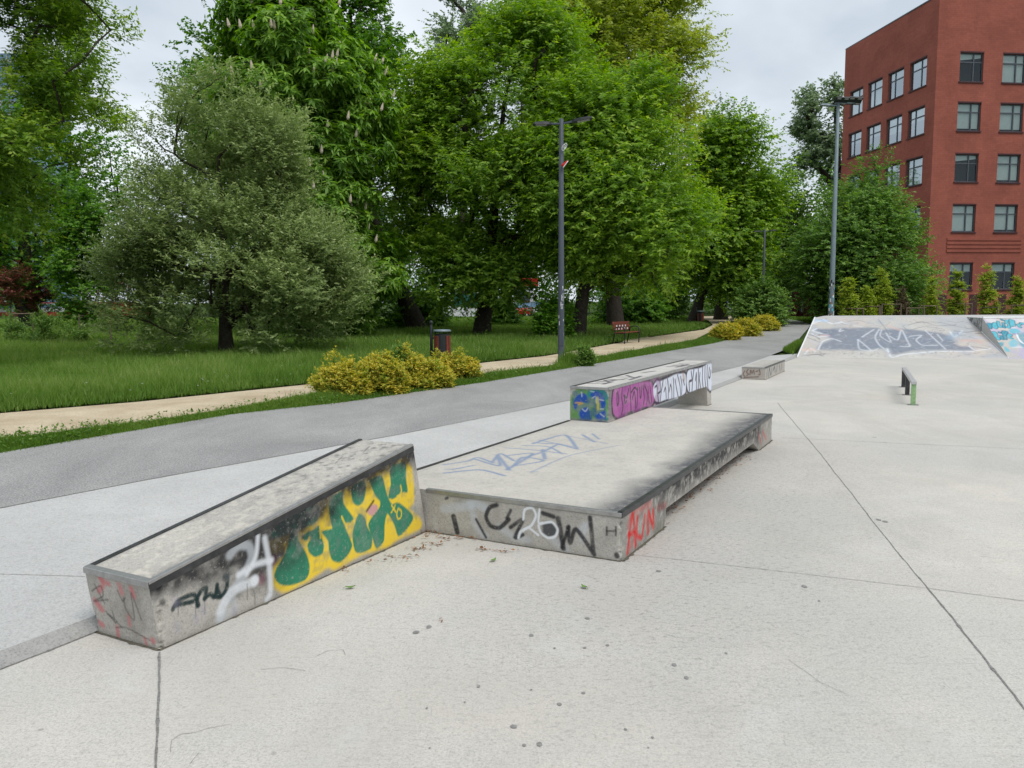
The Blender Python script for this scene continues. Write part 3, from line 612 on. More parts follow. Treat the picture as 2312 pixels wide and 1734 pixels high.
for L, w_ in (([[(405,245),(413,330),(401,348),(397,258)], [(441,200),(436,290),(446,360),(436,425)], [(455,275),(476,292),(492,222)], [(458,285),(462,335),(476,318)], [(502,195),(506,290),(511,395)], [(520,305),(536,245),(546,310),(546,378)], [(512,250),(540,212),(560,232)], [(562,215),(563,300),(556,370)], [(580,212),(583,290),(591,282),(593,208)], [(606,196),(616,290),(606,365)], [(620,196),(641,260),(636,345)], [(646,205),(651,300),(661,345)], [(661,195),(673,300),(670,335)]], .017),
              ([[(742,168),(746,240),(724,262),(729,322)], [(700,210),(716,198),(719,252)], [(766,156),(751,250),(743,318)], [(774,242),(786,212),(791,296)], [(801,146),(809,230),(806,304)], [(815,242),(826,188),(836,240),(836,296)], [(846,136),(851,200),(851,294)], [(862,148),(873,220),(886,284)], [(881,112),(901,200),(906,274)], [(906,125),(916,190),(913,264)], [(925,148),(936,190)], [(690,330),(742,336)], [(745,332),(800,312)]], .020),
              ([[(990,86),(996,150),(974,166),(976,234)], [(1011,72),(1001,160),(996,240)], [(1024,152),(1031,98),(1033,222)], [(1046,64),(1049,150),(1046,218)], [(1060,98),(1056,150),(1066,218)], [(1081,52),(1079,150),(1086,217)], [(1101,42),(1099,130),(1106,214)], [(1118,38),(1116,120),(1123,214)], [(1136,55),(1128,122),(1139,132),(1146,76)]], .026)):
    for a_ in L: ls.stroke(a_, w_*1.45, OUT, .95, .006)
for x in np.linspace(395, 680, 14): ls.stroke([(x, 205-.09*(x-395)), (x+3, 235-.09*(x-395))], .02, (.16, .06, .14), .5, .012)
for x in np.linspace(700, 940, 12): ls.stroke([(x, 195-.34*(x-700)), (x+3, 225-.34*(x-700))], .02, (.25, .24, .25), .5, .012)
ls.stroke([(925,105),(935,150),(930,120)], .05, pc(165, 130, 105), .7, .02)
ls.field(np.clip((ls.v-.9)/.1, 0, 1)*.6*fbm(lq, 10, 91), (.1, .09, .09))
le = Face(P(LS0, LT1, PH+.001), P(LS0, LT0, PH+.001), P(LS0, LT0, LZ-.003), P(LS0, LT1, LZ-.003), .0075).img(*r5)
le.field((fbm(le.q, 9, 95)-.45)*1.5, (.33, .31, .27)); le.poly([(170,820),(165,600),(200,490),(280,440),(380,450),(440,430),(540,430),(615,520),(640,660),(630,830)], (.09, .20, .15), .85, .02)
BLU, GRE, TEA = pc(28, 72, 160), pc(95, 140, 70), pc(40, 125, 125)
le.stroke([(185,800),(180,640),(200,520),(290,450),(370,500)], .05, GRE, .85, .015); le.stroke([(400,520),(440,450),(520,440),(600,520),(630,650),(620,820)], .06, TEA, .9, .012); le.stroke([(630,600),(628,800)], .04, GRE, .8, .015)
le.poly([(200,600),(240,530),(330,500),(370,540),(370,620),(300,610),(250,650),(230,700),(200,680)], BLU, .95, .01)
le.poly([(410,520),(470,470),(540,490),(590,560),(610,660),(560,700),(540,620),(470,570)], BLU, .95, .01)
le.poly([(260,780),(300,700),(380,680),(410,760),(430,830),(300,830)], BLU, .95, .01); le.poly([(480,780),(600,720),(610,820),(500,830)], BLU, .92, .01)
le.stroke([(230,760),(250,810)], .06, GRE, .8, .015); le.stroke([(440,700),(445,790)], .05, GRE, .85, .012); le.stroke([(505,560),(510,700)], .03, pc(190, 175, 60), .8, .008); le.stroke([(225,620),(310,625),(260,640)], .02, pc(190, 150, 70), .8, .008)
for a_ in [[(440,560),(480,540),(490,620)], [(310,700),(350,730),(380,690)], [(530,580),(580,590)], [(540,700),(580,700)], [(300,480),(305,540)], [(410,470),(460,480)], [(540,760),(590,800)]]: le.stroke(a_, .012, (.55, .62, .60), .7, .006)
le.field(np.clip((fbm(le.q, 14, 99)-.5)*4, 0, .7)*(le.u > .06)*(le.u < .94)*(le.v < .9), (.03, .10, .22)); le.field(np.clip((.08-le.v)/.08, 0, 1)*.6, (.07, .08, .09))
lb = Face(P(LS1, LT0), P(LS1, LT1), P(LS1, LT1, LZ-.003), P(LS1, LT0, LZ-.003), .1)
lbk = side_face(LT1, 1, LZ-.003, lund, np.array([LS0, 5, 6.5, 7.47, 7.535, LS1]), 2)
lso = [Face(P(s0, LT0, float(lund(s0))), P(s0, LT1, float(lund(s0))), P(s1, LT1, float(lund(s1))), P(s1, LT0, float(lund(s1))), .06) for s0, s1 in ((LS0, 7.47), (7.47, 7.535))]
faces_mesh('body', [ls, le, lb, lbk]+lso, led, M['block'], [(*P(LS0, LT0)[:2], *((A+B)/1.414)[:2], .016), (*P(LS1, LT0)[:2], *((B-A)/1.414)[:2], .014)])
lt = Face(P(LS0, LT0, LZ-.003), P(LS1, LT0, LZ-.003), P(LS1, LT1, LZ-.003), P(LS0, LT1, LZ-.003), .012).img(*r5)
lt.field(np.full(len(lt.q), .6)*np.clip(.3+fbm(lt.q, 6, 97), 0, 1), (.60, .58, .56)); lt.field(np.clip(1-lt.v/.3, 0, 1)*fbm(lt.q, 9, 98)*.8, (.12, .12, .125)); lt.img(*r6)
for a_ in [[(175,180),(300,176)], [(240,168),(380,152),(330,147),(445,150)], [(350,158),(475,141)], [(405,127),(565,131)], [(475,114),(525,132)], [(290,185),(360,165)], [(795,46),(885,38)], [(840,36),(965,26),(905,45)], [(900,20),(1025,15)], [(870,50),(930,32)], [(600,95),(700,80)], [(960,40),(1090,22)], [(300,152),(340,170)], [(500,150),(590,120)]]: lt.stroke(a_, .05, (.07, .07, .08), .85, .012)
faces_mesh('top_slab', [lt], led, M['block'])
edge_strip('steel_edge', led, P(LS0, LT0, LZ), P(LS1, LT0, LZ), B, -Z, .03, .022, M['steel'])
edge_strip('steel_edge', led, P(LS0, LT1, LZ), P(LS1, LT1, LZ), -B, -Z, .03, .022, M['waxed'])
edge_strip('steel_edge', led, P(LS0-.003, LT1, LZ), P(LS0-.003, LT0, LZ), A, -Z, .03, .022, M['steel'])

# ---- small ledge ----------------------------------------------------------------
sb = empty('small_ledge', tuple(P(13.1, 1.66)), 'short low concrete ledge with reddish scribbles standing alone near the bank', 'skate ledge')
B0, B1, BT0, BT1, BZ = 11.98, 14.2, 1.44, 1.9, .245
f1 = Face(P(B0, BT0), P(B1, BT0), P(B1, BT0, BZ-.003), P(B0, BT0, BZ-.003), .02); f2 = Face(P(B0, BT1), P(B0, BT0), P(B0, BT0, BZ-.003), P(B0, BT1, BZ-.003), .012).img(1650, 550, .29928)
f1.img(1650, 550, .29928)
f2.field((fbm(f2.q, 9, 101)-.3)*.8, (.42, .33, .28))
for a_ in [[(105,960),(92,985),(105,1000)], [(130,950),(118,970),(135,985),(120,995)], [(145,990),(150,955),(160,980),(172,955),(178,985)], [(190,965),(205,960)], [(215,950),(222,985),(210,990)], [(100,1010),(210,1005)]]: f2.stroke(a_, .022, (.13, .065, .05), .85, .01)
for a_ in [[(275,945),(272,1000)], [(285,1000),(290,940),(300,990)], [(310,940),(305,985)], [(318,960),(330,930),(335,970)], [(350,920),(345,965)], [(365,915),(372,955)], [(385,905),(382,945)]]: f1.stroke(a_, .05, (.07, .075, .09), .8, .02)
f3 = Face(P(B1, BT0), P(B1, BT1), P(B1, BT1, BZ-.003), P(B1, BT0, BZ-.003), .1); f4 = Face(P(B1, BT1), P(B0, BT1), P(B0, BT1, BZ-.003), P(B1, BT1, BZ-.003), .1)
f5 = Face(P(B0, BT0, BZ-.003), P(B1, BT0, BZ-.003), P(B1, BT1, BZ-.003), P(B0, BT1, BZ-.003), .03); f5.field(np.clip(1-f5.v/.5, 0, 1)*.7*fbm(f5.q, 8, 103), (.13, .13, .13))
faces_mesh('body', [f1, f2, f3, f4], sb, M['block']); faces_mesh('top_slab', [f5], sb, M['block'])
edge_strip('steel_edge', sb, P(B0, BT0, BZ), P(B1, BT0, BZ), B, -Z, .03, .02, M['waxed']); edge_strip('steel_edge', sb, P(B0-.003, BT1, BZ), P(B0-.003, BT0, BZ), A, -Z, .03, .02, M['steel'])

# ---- flat rail --------------------------------------------------------------------
rl = empty('flat_rail', (6.6, 13.4, 0), 'low square steel grind rail with pale green near leg', 'grind rail')
q0, q1, q2 = np.array([6.07, 12.14, 0]), np.array([6.60, 13.41, 0]), np.array([7.12, 14.62, 0]); rd = (q2-q0)/np.linalg.norm(q2-q0); ra = math.atan2(rd[1], rd[0])
Rm = lambda c: Matrix.Translation(Vector(c)-Vector((6.6, 13.4, 0))) @ Matrix.Rotation(ra, 4, 'Z')
LR = float(np.linalg.norm(q2-q0)); hw = .038
M['rail_steel'] = plain('bare_rail_steel', (.46, .46, .46), .42, .25, .5, .2, 20)
MB().box(-.04, LR+.04, -hw, hw, .315, .362, .006, Rm(q0)).build('rail_bar', M['rail_steel'], rl)
for q, mt in ((q0, 'rail_green'), (q1, 'waxed'), (q2, 'waxed')):
    l_ = MB().box(-.026, .026, -hw+.004, hw-.004, .006, .315, .004, Rm(q)).build('leg', M[mt], rl)
    MB().box(-.07, .07, -.075, .075, .0, .007, .0, Rm(q)).build('base_plate', M['steel'], l_)

# ---- banks --------------------------------------------------------------------------
bank = empty('bank_ramp', (11, 24, 0), 'wide concrete bank ramp with faded grey and white outline letters', 'bank ramp')
bk = Face(RBL, RBR, RTR, RTL, .022).img(1650, 550, .29928)
bq = bk.q; GREY = pc(112, 121, 136, g=1.)
bk.field((fbm(bq, 2.4, 111)-.4)*1.2, (.52, .47, .42)); bk.field(np.clip((fbm(bq, 1.1, 112)-.5)*3, 0, .5), pc(196, 182, 172, g=1.))
bk.field(np.clip((fbm(bq, 1.3, 113)-.42)*3, 0, .6), pc(158, 164, 172, g=1.))
bk.poly([(640,650),(760,640),(860,632),(1100,625),(1140,640),(1300,632),(1560,655),(1660,690),(1720,760),(1800,770),(1830,800),(1560,800),(1400,805),(1290,825),(1220,830),(1180,785),(1000,805),(860,800),(660,798),(690,750),(760,720),(720,690)], GREY, .84, .08)
bk.poly([(640,640),(720,650),(800,640),(770,690),(700,680)], GREY, .6, .05)
LW = (.66, .70, .75)
for a_, w_ in [([(660,800),(690,740),(760,715),(830,735)], .06), ([(830,640),(820,660),(850,650)], .05), ([(960,720),(1010,760),(1060,805)], .05), ([(960,720),(970,790),(1060,810),(1110,790)], .04), ([(990,700),(1080,640)], .05), ([(1120,640),(1090,700),(1120,760),(1160,790)], .05), ([(1140,640),(1130,690),(1210,740),(1170,660)], .04), ([(1200,690),(1260,720),(1290,640),(1330,720),(1350,770),(1280,770)], .05), ([(1350,690),(1440,680),(1400,720),(1450,760),(1560,760)], .05), ([(1470,640),(1520,690),(1620,790)], .05), ([(1560,670),(1600,720)], .04), ([(650,640),(620,660),(740,690),(650,700),(610,680)], .07), ([(1180,790),(1215,860),(1300,835),(1560,810),(1830,810)], .07), ([(1800,765),(1850,800),(1960,785)], .06), ([(700,570),(760,600),(830,590)], .08), ([(600,610),(680,580),(620,590)], .07), ([(830,580),(870,600),(990,620)], .05), ([(560,830),(600,790),(640,815)], .05), ([(1660,650),(1690,690),(1750,640)], .08)]:
    bk.stroke(a_, w_*.8, LW, .66, .03)
DK = (.12, .13, .15)
for a_, w_ in [([(570,680),(640,700),(670,720)], .06), ([(560,700),(660,740)], .035), ([(1300,610),(1350,640),(1460,610),(1600,625)], .025), ([(1340,600),(1450,570),(1560,600),(1700,590)], .03), ([(1400,580),(1560,570),(1700,600),(1800,620)], .025), ([(1640,560),(1700,570),(1760,560)], .02), ([(890,580),(960,570),(1010,580)], .03), ([(660,690),(700,680),(740,690)], .04), ([(840,600),(920,610)], .03), ([(1115,560),(1160,620),(1200,680)], .025), ([(1690,640),(1780,650),(1850,640)], .04), ([(1850,660),(1910,660)], .05), ([(1820,770),(1940,785)], .04), ([(530,850),(640,835),(700,850)], .03), ([(600,840),(720,830)], .03)]:
    bk.stroke(a_, w_, DK, .65, .02)
for a_, w_, c in [([(1750,720),(1850,720),(1880,730)], .16, pc(200, 160, 150, g=1)), ([(1190,610),(1280,640)], .12, pc(205, 175, 160, g=1)), ([(550,800),(620,800)], .14, pc(215, 180, 165, g=1)), ([(680,690),(740,690)], .05, pc(190, 120, 130, g=1)), ([(620,575),(720,580)], .14, pc(150, 185, 220, g=1)), ([(1650,700),(1720,660)], .2, pc(140, 160, 178, g=1)), ([(1850,690),(1960,700)], .12, pc(185, 185, 205, g=1)), ([(1960,740),(2040,800)], .12, pc(190, 195, 215, g=1)), ([(600,730),(650,760)], .1, pc(190, 185, 190, g=1))]:
    bk.stroke(a_, w_, c, .55, .08)
for i in range(120):
    x, y = _rng.uniform(540, 2030), _rng.uniform(812, 858); x1 = x+_rng.uniform(-25, 25); bk.stroke([(x, y), (x1, y+_rng.uniform(-8, 8)), (x1+_rng.uniform(-12, 12), y+_rng.uniform(-10, 10))], .014, DK if i % 3 else (.35, .22, .2), .55, .012)
for i in range(130):
    x, y = _rng.uniform(560, 1900), _rng.uniform(565, 830); x1 = x+_rng.uniform(-70, 70); bk.stroke([(x, y), (x1, y+_rng.uniform(-14, 14)), (x1+_rng.uniform(-30, 30), y+_rng.uniform(-20, 20))], .022, DK if i % 4 else pc(150, 120, 140, g=1), .32, .015)
for i in range(70):
    x, y = _rng.uniform(640, 1850), _rng.uniform(640, 800); x1 = x+_rng.uniform(-40, 40); bk.stroke([(x, y), (x1, y+_rng.uniform(-14, 14))], .014, LW, .45, .014)
Dp = RTR + .38*(RBR-RTR); Bp = np.array([Dp[0], Dp[1], 1.05])
loc = np.array(bank.location)
bk.field(np.clip((.06-bk.v)/.06, 0, 1)*.5, (.52, .50, .47))
faces_mesh('slope', [bk], bank, M['ramp'])
tb = MB(); back_l, back_r = RTL+[1.3, 2.6, 0], np.array([15.5, 27.2, 1.05])
tb.add([x-loc for x in (RTL, RTR, Bp, np.array([20, 23.9, 1.05]), np.array([20, 27.4, 1.05]), back_r, back_l)], [tuple(range(7))]).add([x-loc for x in (RTL, back_l, back_l*[1, 1, 0], RTL*[1, 1, 0], RBL)], [(0, 1, 2, 3), (0, 3, 4)]).add([x-loc for x in (back_l, back_r, back_r*[1, 1, 0], back_l*[1, 1, 0])], [(0, 1, 2, 3)])
tb.build('platform', M['apron'], bank)
MB().tube([RBL-loc+[0, 0, .005], RTL-loc+[0, 0, .005]], .02, 8).build('steel_edge', M['white'], bank)
MB().tube([RBR-loc+[0, 0, .003], Dp-loc+[0, 0, .003]], .014, 8).build('steel_edge', M['white'], bank)
b2 = empty('steep_bank', (16, 22.5, 0), 'steeper concrete bank covered in teal bubble letters at the right edge', 'bank ramp')
l2 = np.array(b2.location); B2p, R2p = np.array([20, 23.55, 1.05]), np.array([20, 21.9, 0])
sf = Face(RBR, R2p, B2p, Bp, .02).img(2160, 690, .0844)
sf.field((fbm(sf.q, 3, 121)-.35)*1.2, (.55, .46, .42)); sf.field(np.clip((fbm(sf.q, 3.2, 122)-.5)*3, 0, .6), pc(170, 160, 200, g=1)); sf.field(np.clip((fbm(sf.q, 2.2, 125)-.5)*3, 0, .6)*(sf.v > .25), (.66, .66, .68))
TL1, TL2, OC = pc(90, 175, 190, g=1), pc(65, 145, 165, g=1), (.035, .09, .13)
def bub(pts, w_, c=TL1, ow=.045): sf.stroke(pts, w_+ow, OC, .95, .015); sf.stroke(pts, w_, c, .95, .012)
for L in [[[(900,600),(850,490)], [(850,490),(920,490),(930,550),(890,560)]], [[(1000,480),(990,560),(1040,600),(1070,540),(1030,470),(1000,480)]], [[(1110,430),(1140,560),(1200,560)]], [[(1245,470),(1270,580)], [(1215,380)]], [[(1380,400),(1330,400),(1340,470),(1400,500),(1400,580),(1340,570)]], [[(1440,380),(1470,540)], [(1460,470),(1520,460)], [(1510,400),(1530,530)]],
          [[(1110,900),(1000,740)], [(930,720),(1030,720),(1060,790),(1020,820)], [(1040,800),(1130,890)]], [[(1190,820),(1220,890)], [(1150,720)]], [[(1240,720),(1310,890)], [(1250,690),(1330,700),(1320,750),(1280,780)]], [[(1380,820),(1450,790),(1400,770),(1390,850),(1470,870)]], [[(1700,500),(1640,520),(1700,570)]], [[(1720,470),(1800,480)]]]:
    for p_ in L: sf.stroke(p_, .11, OC, .95, .015)
    for p_ in L: sf.stroke(p_, .07, TL1 if len(L) % 2 else TL2, .95, .012)
sf.poly([(1400,650),(1480,610),(1620,620),(1720,690),(1640,740),(1440,740)], TL1, .85, .03); sf.poly([(1390,1010),(1450,930),(1560,900),(1640,1000),(1600,1090),(1450,1110)], pc(120, 180, 195, g=1), .9, .03)
sf.poly([(1090,1010),(1150,980),(1260,990),(1220,1100)], TL2, .9, .02); sf.poly([(1270,1100),(1320,1110),(1430,1220),(1300,1220)], TL1, .9, .02); sf.poly([(1620,760),(1900,760),(1900,1150),(1700,1060)], TL2, .7, .05)
for p_ in [[(1620,780),(1700,960),(1900,1060)], [(1600,740),(1640,860),(1760,990)]]: sf.stroke(p_, .04, (.72, .74, .78), .9, .015)
sf.stroke([(860,620),(920,880),(1050,1000)], .05, pc(120, 70, 150, g=1), .8, .02); sf.stroke([(1500,760),(1640,750)], .04, pc(110, 80, 150, g=1), .7, .02)
faces_mesh('slope', [sf], b2, M['ramp'])
cheek = MB().add([x-l2 for x in (RTR+[0, 0, -.001], Dp+[-.004, 0, .0], Bp)], [(0, 1, 2)])
MB().add([x-l2 for x in (Dp+[-.004, 0, 0], RBR+[-.004, 0, 0], Bp)], [(0, 1, 2)]).build('lower_cheek', M['apron'], b2)
MB().add([x-l2 for x in (B2p, R2p, B2p*[1, 1, 0])], [(0, 1, 2)]).build('end_wall', M['apron'], b2)
M['scribbled'] = None
m = NT('scribbled_dark_concrete'); Pq = m.pos(); n_ = m.noise(m.mapped(Pq, (9, 9, 2.5)), 2.2, 4, .75, 1.)
M['scribbled'] = m.fin(m.mix(m.ramp(n_, [(.47, 0.), (.55, 1.)]), (.13, .132, .135, 1), (.45, .45, .44, 1)), .85, .2)
cheek.build('cheek_wall', M['scribbled'], b2)
MB().tube([Bp-l2+[0, -.015, .0], B2p-l2+[0, -.015, .0]], .03, 10).build('coping', M['white'], b2)

# ------------------------------------------------------------------ lamp posts
def lamp(loc, H, r0, r1, label, mat, heads, square=True):
    o = empty('street_lamp', tuple(loc), label, 'street lamp', 'street lamps around the skate park')
    mb = MB(); n = 14
    mb.lathe([(r0*1.25, -.03), (r0*1.25, .02), (r0*1.02, .05), (r0, .9), (r0*.99, 1.1), (r1, H), (r1*.6, H+.02)], n)
    mb.build('pole', mat, o, True)
    MB().box(-.05, .05, -r0*1.02-.006, -r0*.8, .45, .85, .004).build('service_door', mat, o)
    for (dx_, dy_, L, tilt, yaw) in heads:
        T = Matrix.Translation((0, 0, H-.10)) @ Matrix.Rotation(yaw, 4, 'Z') @ Matrix.Rotation(-tilt, 4, 'Y')
        MB().box(r1*.5, L*.42, -.022, .022, -.02, .02, .005, T).build('arm', mat, o)
        x0 = L*.36
        h = MB(); sec = []
        for x, wv, hz in ((x0, .05, .03), (x0+.06, .10, .045), (L*.65, .125, .05), (L-.03, .115, .035), (L, .09, .02)):
            sec.append([tuple(T @ Vector(p)) for p in ((x, -wv, -.03), (x, wv, -.03), (x, wv*.8, hz-.01), (x, 0, hz), (x, -wv*.8, hz-.01))])
        h.loft(sec); hd = h.build('lamp_head', M['dark'] if mat is M['lamp_grey'] else M['lamp_blue'], o)
        MB().box(L*.52, L-.06, -.085, .085, -.036, -.031, 0, T).build('lens', M['led'], hd)
    return o
g1 = G(1212, 786, LV); L1H = atY(1216, 258, g1[1])[2]-LV
lamp1 = lamp(g1, L1H, .078, .052, 'dark grey street lamp with two flat heads in front of the light green trees', M['lamp_grey'], [(0, 0, .74, rad(9), rad(-8)), (0, 0, .68, rad(-1), rad(186))])
stick = MB()
def wrap(mb, r, a0, a1, z0, z1, n=5):
    v = []; f = []
    for i in range(n+1):
        t = a0+(a1-a0)*i/n; v += [(r*math.cos(t), r*math.sin(t), z0), (r*math.cos(t), r*math.sin(t), z1)]
        if i: f.append((2*i-2, 2*i, 2*i+1, 2*i-1))
    mb.add(v, f)
def r_at(r0, r1, H, z): return r0+(r1-r0)*max(0, z-.9)/(H-.9)
ac = -math.pi/2
for z, a, wd_, hh in [(1.63, .35, .5, .012), (1.55, .1, .14, .14), (1.53, .55, .14, .2), (1.45, .2, .9, .014), (1.40, -.1, .16, .12), (1.36, .1, .6, .014), (1.34, .25, .14, .1), (1.85, .5, .25, .05), (1.80, .5, .12, .06), (1.05, .7, .2, .05), (.95, -.6, .2, .1), (.7, .65, .14, .07), (1.12, -.8, .25, .07)]:
    tagm = MB(); wrap(tagm, r_at(.078, .052, L1H, z)+.003, ac+a-wd_/2, ac+a+wd_/2, z, z+hh); tagm.build('tag_mark', M['white'], lamp1)
# two worn shoes hanging from the pole
def ring(mb, c, R, r, yaw, tilt, sq=1., n=18):
    Mx = Matrix.Translation(Vector(c)) @ Matrix.Rotation(yaw, 4, 'Z') @ Matrix.Rotation(tilt, 4, 'Y')
    mb.tube([tuple(Mx @ Vector((R*math.cos(t)*sq, 0, R*math.sin(t)))) for t in np.linspace(0, 2*math.pi, n)], r, 6, False)
zz1 = atY(1222, 320, g1[1])[2]
mb = MB(); ring(mb, (g1[0]+.05, g1[1]-.09, zz1), .075, .007, .0, rad(18), .45); ring(mb, (g1[0]+.09, g1[1]-.09, zz1+.035), .065, .007, .1, rad(20), .5)
tag(mb.build('wire_loop', M['white'], None, True), 'white loops of wire hung near the top of the lamp pole', 'wire loop')
zz2 = atY(1225, 356, g1[1])[2]
sh = empty('hanging_shoe', (g1[0]+.09, g1[1]-.1, zz2), 'red and white shoe hanging from the lamp pole', 'shoe')
Mx = Matrix.Rotation(rad(-52), 4, 'Y') @ Matrix.Scale(.72, 4)
s_ = MB(); s_.loft([[tuple(Mx @ Vector((x, y*wd_, z*hh))) for y, z in ((-1, 0), (1, 0), (.9, .6), (.4, 1), (-.4, 1), (-.9, .6))] for x, wd_, hh in ((-.12, .03, .09), (-.06, .035, .095), (0, .036, .07), (.07, .04, .05), (.125, .028, .03))]); s_.build('upper', M['red'], sh, True)
s_ = MB(); s_.loft([[tuple(Mx @ Vector((x, y*wd_, z))) for y, z in ((-1, -.022), (1, -.022), (1, .0), (-1, .0))] for x, wd_ in ((-.13, .03), (-.05, .036), (.07, .043), (.14, .028))]); s_.build('sole', M['white'], sh)
g2 = np.array([11.81, 30., LV]); L2H = atY(1812, 222, 30)[2]-LV
lamp2 = lamp(g2, L2H, .102, .056, 'tall blue grey lamp plastered with stickers behind the bank ramp', M['lamp_blue'], [(0, 0, .62, rad(6), rad(168))])
def flood(x, tz, rz):
    T = Matrix.Translation((x, -.08, L2H+.05)) @ Matrix.Rotation(rz, 4, 'Z') @ Matrix.Rotation(rad(-24), 4, 'X') @ Matrix.Rotation(tz, 4, 'Y')
    h = MB().box(-.235, .235, -.20, .20, -.03, .03, .01, T).build('lamp_head', M['dark'], lamp2)
    for sx in (-.13, .13):
        for sy in (-.15, .12): MB().box(sx-.07, sx+.07, sy-.03, sy+.03, -.037, -.031, 0, T).build('lens', M['led'], h)
flood(.07, rad(3), .05); flood(.56, rad(5), -.08)
MB().box(-.1, .6, -.03, .03, L2H-.03, L2H+.02, .006).build('arm', M['lamp_blue'], lamp2)
stm = {}
rs = random.Random(4)
for i in range(46):
    z = .35+1.9*rs.random()**.8; 
    key = rs.choice(['s_white', 's_white', 's_black', 's_blue', 's_brown', 's_grey'])
    mb = MB(); stm.setdefault(key, []).append(mb); a = ac+rs.uniform(-1.4, 1.4); wd_ = rs.uniform(.25, .8); wrap(mb, r_at(.102, .056, L2H, z)+.003+.0006*i/10, a-wd_/2, a+wd_/2, z, z+rs.uniform(.04, .13))
for key, c in (('s_white', (.7, .72, .73)), ('s_black', (.03, .03, .03)), ('s_blue', (.12, .42, .55)), ('s_brown', (.28, .18, .12)), ('s_grey', (.3, .32, .33))):
    M[key] = plain('sticker_paper_'+key[2:], c, .6)
    for mb in stm.get(key, []): mb.build('sticker', M[key], lamp2)
g3 = np.array([atY(1648, 650, 50)[0], 50., LV]); L3H = atY(1652, 496, 50)[2]-LV
lamp(g3, L3H, .085, .06, 'distant dark street lamp behind the rounded green bush', M['lamp_grey'], [(0, 0, .72, rad(6), rad(0)), (0, 0, .68, rad(0), rad(180))])

# ------------------------------------------------------------------ bins and bench
def bin_(loc, rz, label, h=.82, sc_=1.):
    o = empty('litter_bin', tuple(loc), label, 'litter bin', 'litter bins along the sand path', rz)
    MB().lathe([(.035, 0), (.035, .98*h/.82), (.02, 1.0*h/.82), (.045, 1.03*h/.82), (.05, 1.06*h/.82), (.03, 1.1*h/.82), (.0, 1.11*h/.82)], 12, (-.27, 0)).build('post', M['dark'], o, True)
    MB().lathe([(.16, .18), (.185, .2), (.185, h-.06), (.17, h-.055)], 18).build('liner', M['dark'], o)
    s = MB()
    for k in range(14):
        a = 2*math.pi*k/14
        if k in (10, 11): continue
        s.box(.188, .206, -.034, .034, .2, h-.1, .004, Matrix.Rotation(a, 4, 'Z'))
    s.build('slats', M['slat'], o)
    MB().lathe([(.0, h+.06), (.20, h+.05), (.225, h+.02), (.22, h), (.2, h)], 18).build('lid', M['lamp_blue'], o, True)
    for a in (.5, 2.6, 4.4): MB().tube([(.18*math.cos(a), .18*math.sin(a), h-.1), (.19*math.cos(a), .19*math.sin(a), h+.02)], .01, 6).build('lid_strut', M['dark'], o)
    for z in (.3, .62): MB().box(-.25, -.17, -.02, .02, z, z+.04).build('bracket', M['dark'], o)
    return o
gb = G(956, 786, LV); bin_(gb, .1, 'red slatted litter bin with grey lid behind the yellow bushes', .80)
gb2 = G(1513, 700, LV); bin_(gb2, -.4, 'small far litter bin at the bend of the sand path', .80)
bench = empty('park_bench', tuple(G(1347, 741, LV)), 'red slatted park bench with black curved armrests beside the sand path', 'bench', None, math.atan2(.88, .47)-.10)
b_ = MB()
for k in range(4): b_.box(-.75, .75, -.06-.105*k, .035-.105*k, .42+.004*k, .455+.004*k, .006)
b_.build('seat', M['slat'], bench)
b_ = MB()
for k in range(3): b_.box(-.75, .75, .06+.03*k, .09+.03*k, .53+.115*k, .635+.115*k, .006)
bb = b_.build('backrest', M['slat'], bench)
for k in range(9): MB().box(-.62+.13*k, -.54+.13*k, .054+.03*(k % 2), .059+.03*(k % 2), .55+.115*(k % 2), .62+.115*(k % 2)).build('paint_scrawl', M['white'], bb)
for sx in (-.66, .66):
    f_ = MB(); f_.tube([(sx, -.36, 0), (sx, -.38, .35), (sx, -.37, .58), (sx, -.30, .66), (sx, -.12, .67), (sx, .04, .62), (sx, .06, .45), (sx, .16, 0)], .022, 8)
    f_.tube([(sx, -.36, .41), (sx, .06, .41), (sx, .16, .9)], .018, 8); f_.build('armrest', M['dark'], bench, True)
bench.scale = (.9, .9, .9)

# ------------------------------------------------------------------ red office building
be = -.1197; C0 = np.array([31.60, 62., 0]); dR = np.array([math.cos(be), -math.sin(be), 0]); dL = np.array([math.sin(be), math.cos(be), 0])
bld = empty('office_building', tuple(C0), 'tall red clinker office building with rows of square windows', 'building')
RZ = 23.8
colsR = [(1.86+3.46*i, 3.76+3.46*i) for i in range(3)]; colsL = [(1.18, 3.30), (4.10, 6.24), (7.06, 9.19), (10.0, 12.1)]
rows = [(2.28, 4.26), (6.63, 8.65), (10.36, 12.41), (14.12, 16.16), (17.70, 19.79)]
def wall_holes(name, dirv, length, cols, mat, inward):
    us = sorted(set([0, length]+[q for c in cols for q in c])); zs = sorted(set([-.3, RZ]+[q for r in rows for q in r])); mb = MB()
    for i in range(len(us)-1):
        for j in range(len(zs)-1):
            if any(abs(us[i]-c[0]) < 1e-6 for c in cols) and any(abs(zs[j]-r[0]) < 1e-6 for r in rows): continue
            mb.add([dirv*us[i]+[0, 0, zs[j]], dirv*us[i+1]+[0, 0, zs[j]], dirv*us[i+1]+[0, 0, zs[j+1]], dirv*us[i]+[0, 0, zs[j+1]]], [(0, 1, 2, 3)])
    d = inward*.22                                     # reveals
    for c in cols:
        for r in rows:
            q = [dirv*c[0]+[0, 0, r[0]], dirv*c[1]+[0, 0, r[0]], dirv*c[1]+[0, 0, r[1]], dirv*c[0]+[0, 0, r[1]]]
            for k in range(4): mb.add([q[k], q[(k+1) % 4], q[(k+1) % 4]+d, q[k]+d], [(0, 1, 2, 3)])
    return mb.build(name, mat, bld)
LENR = 11.4; inR = dL; inL = dR
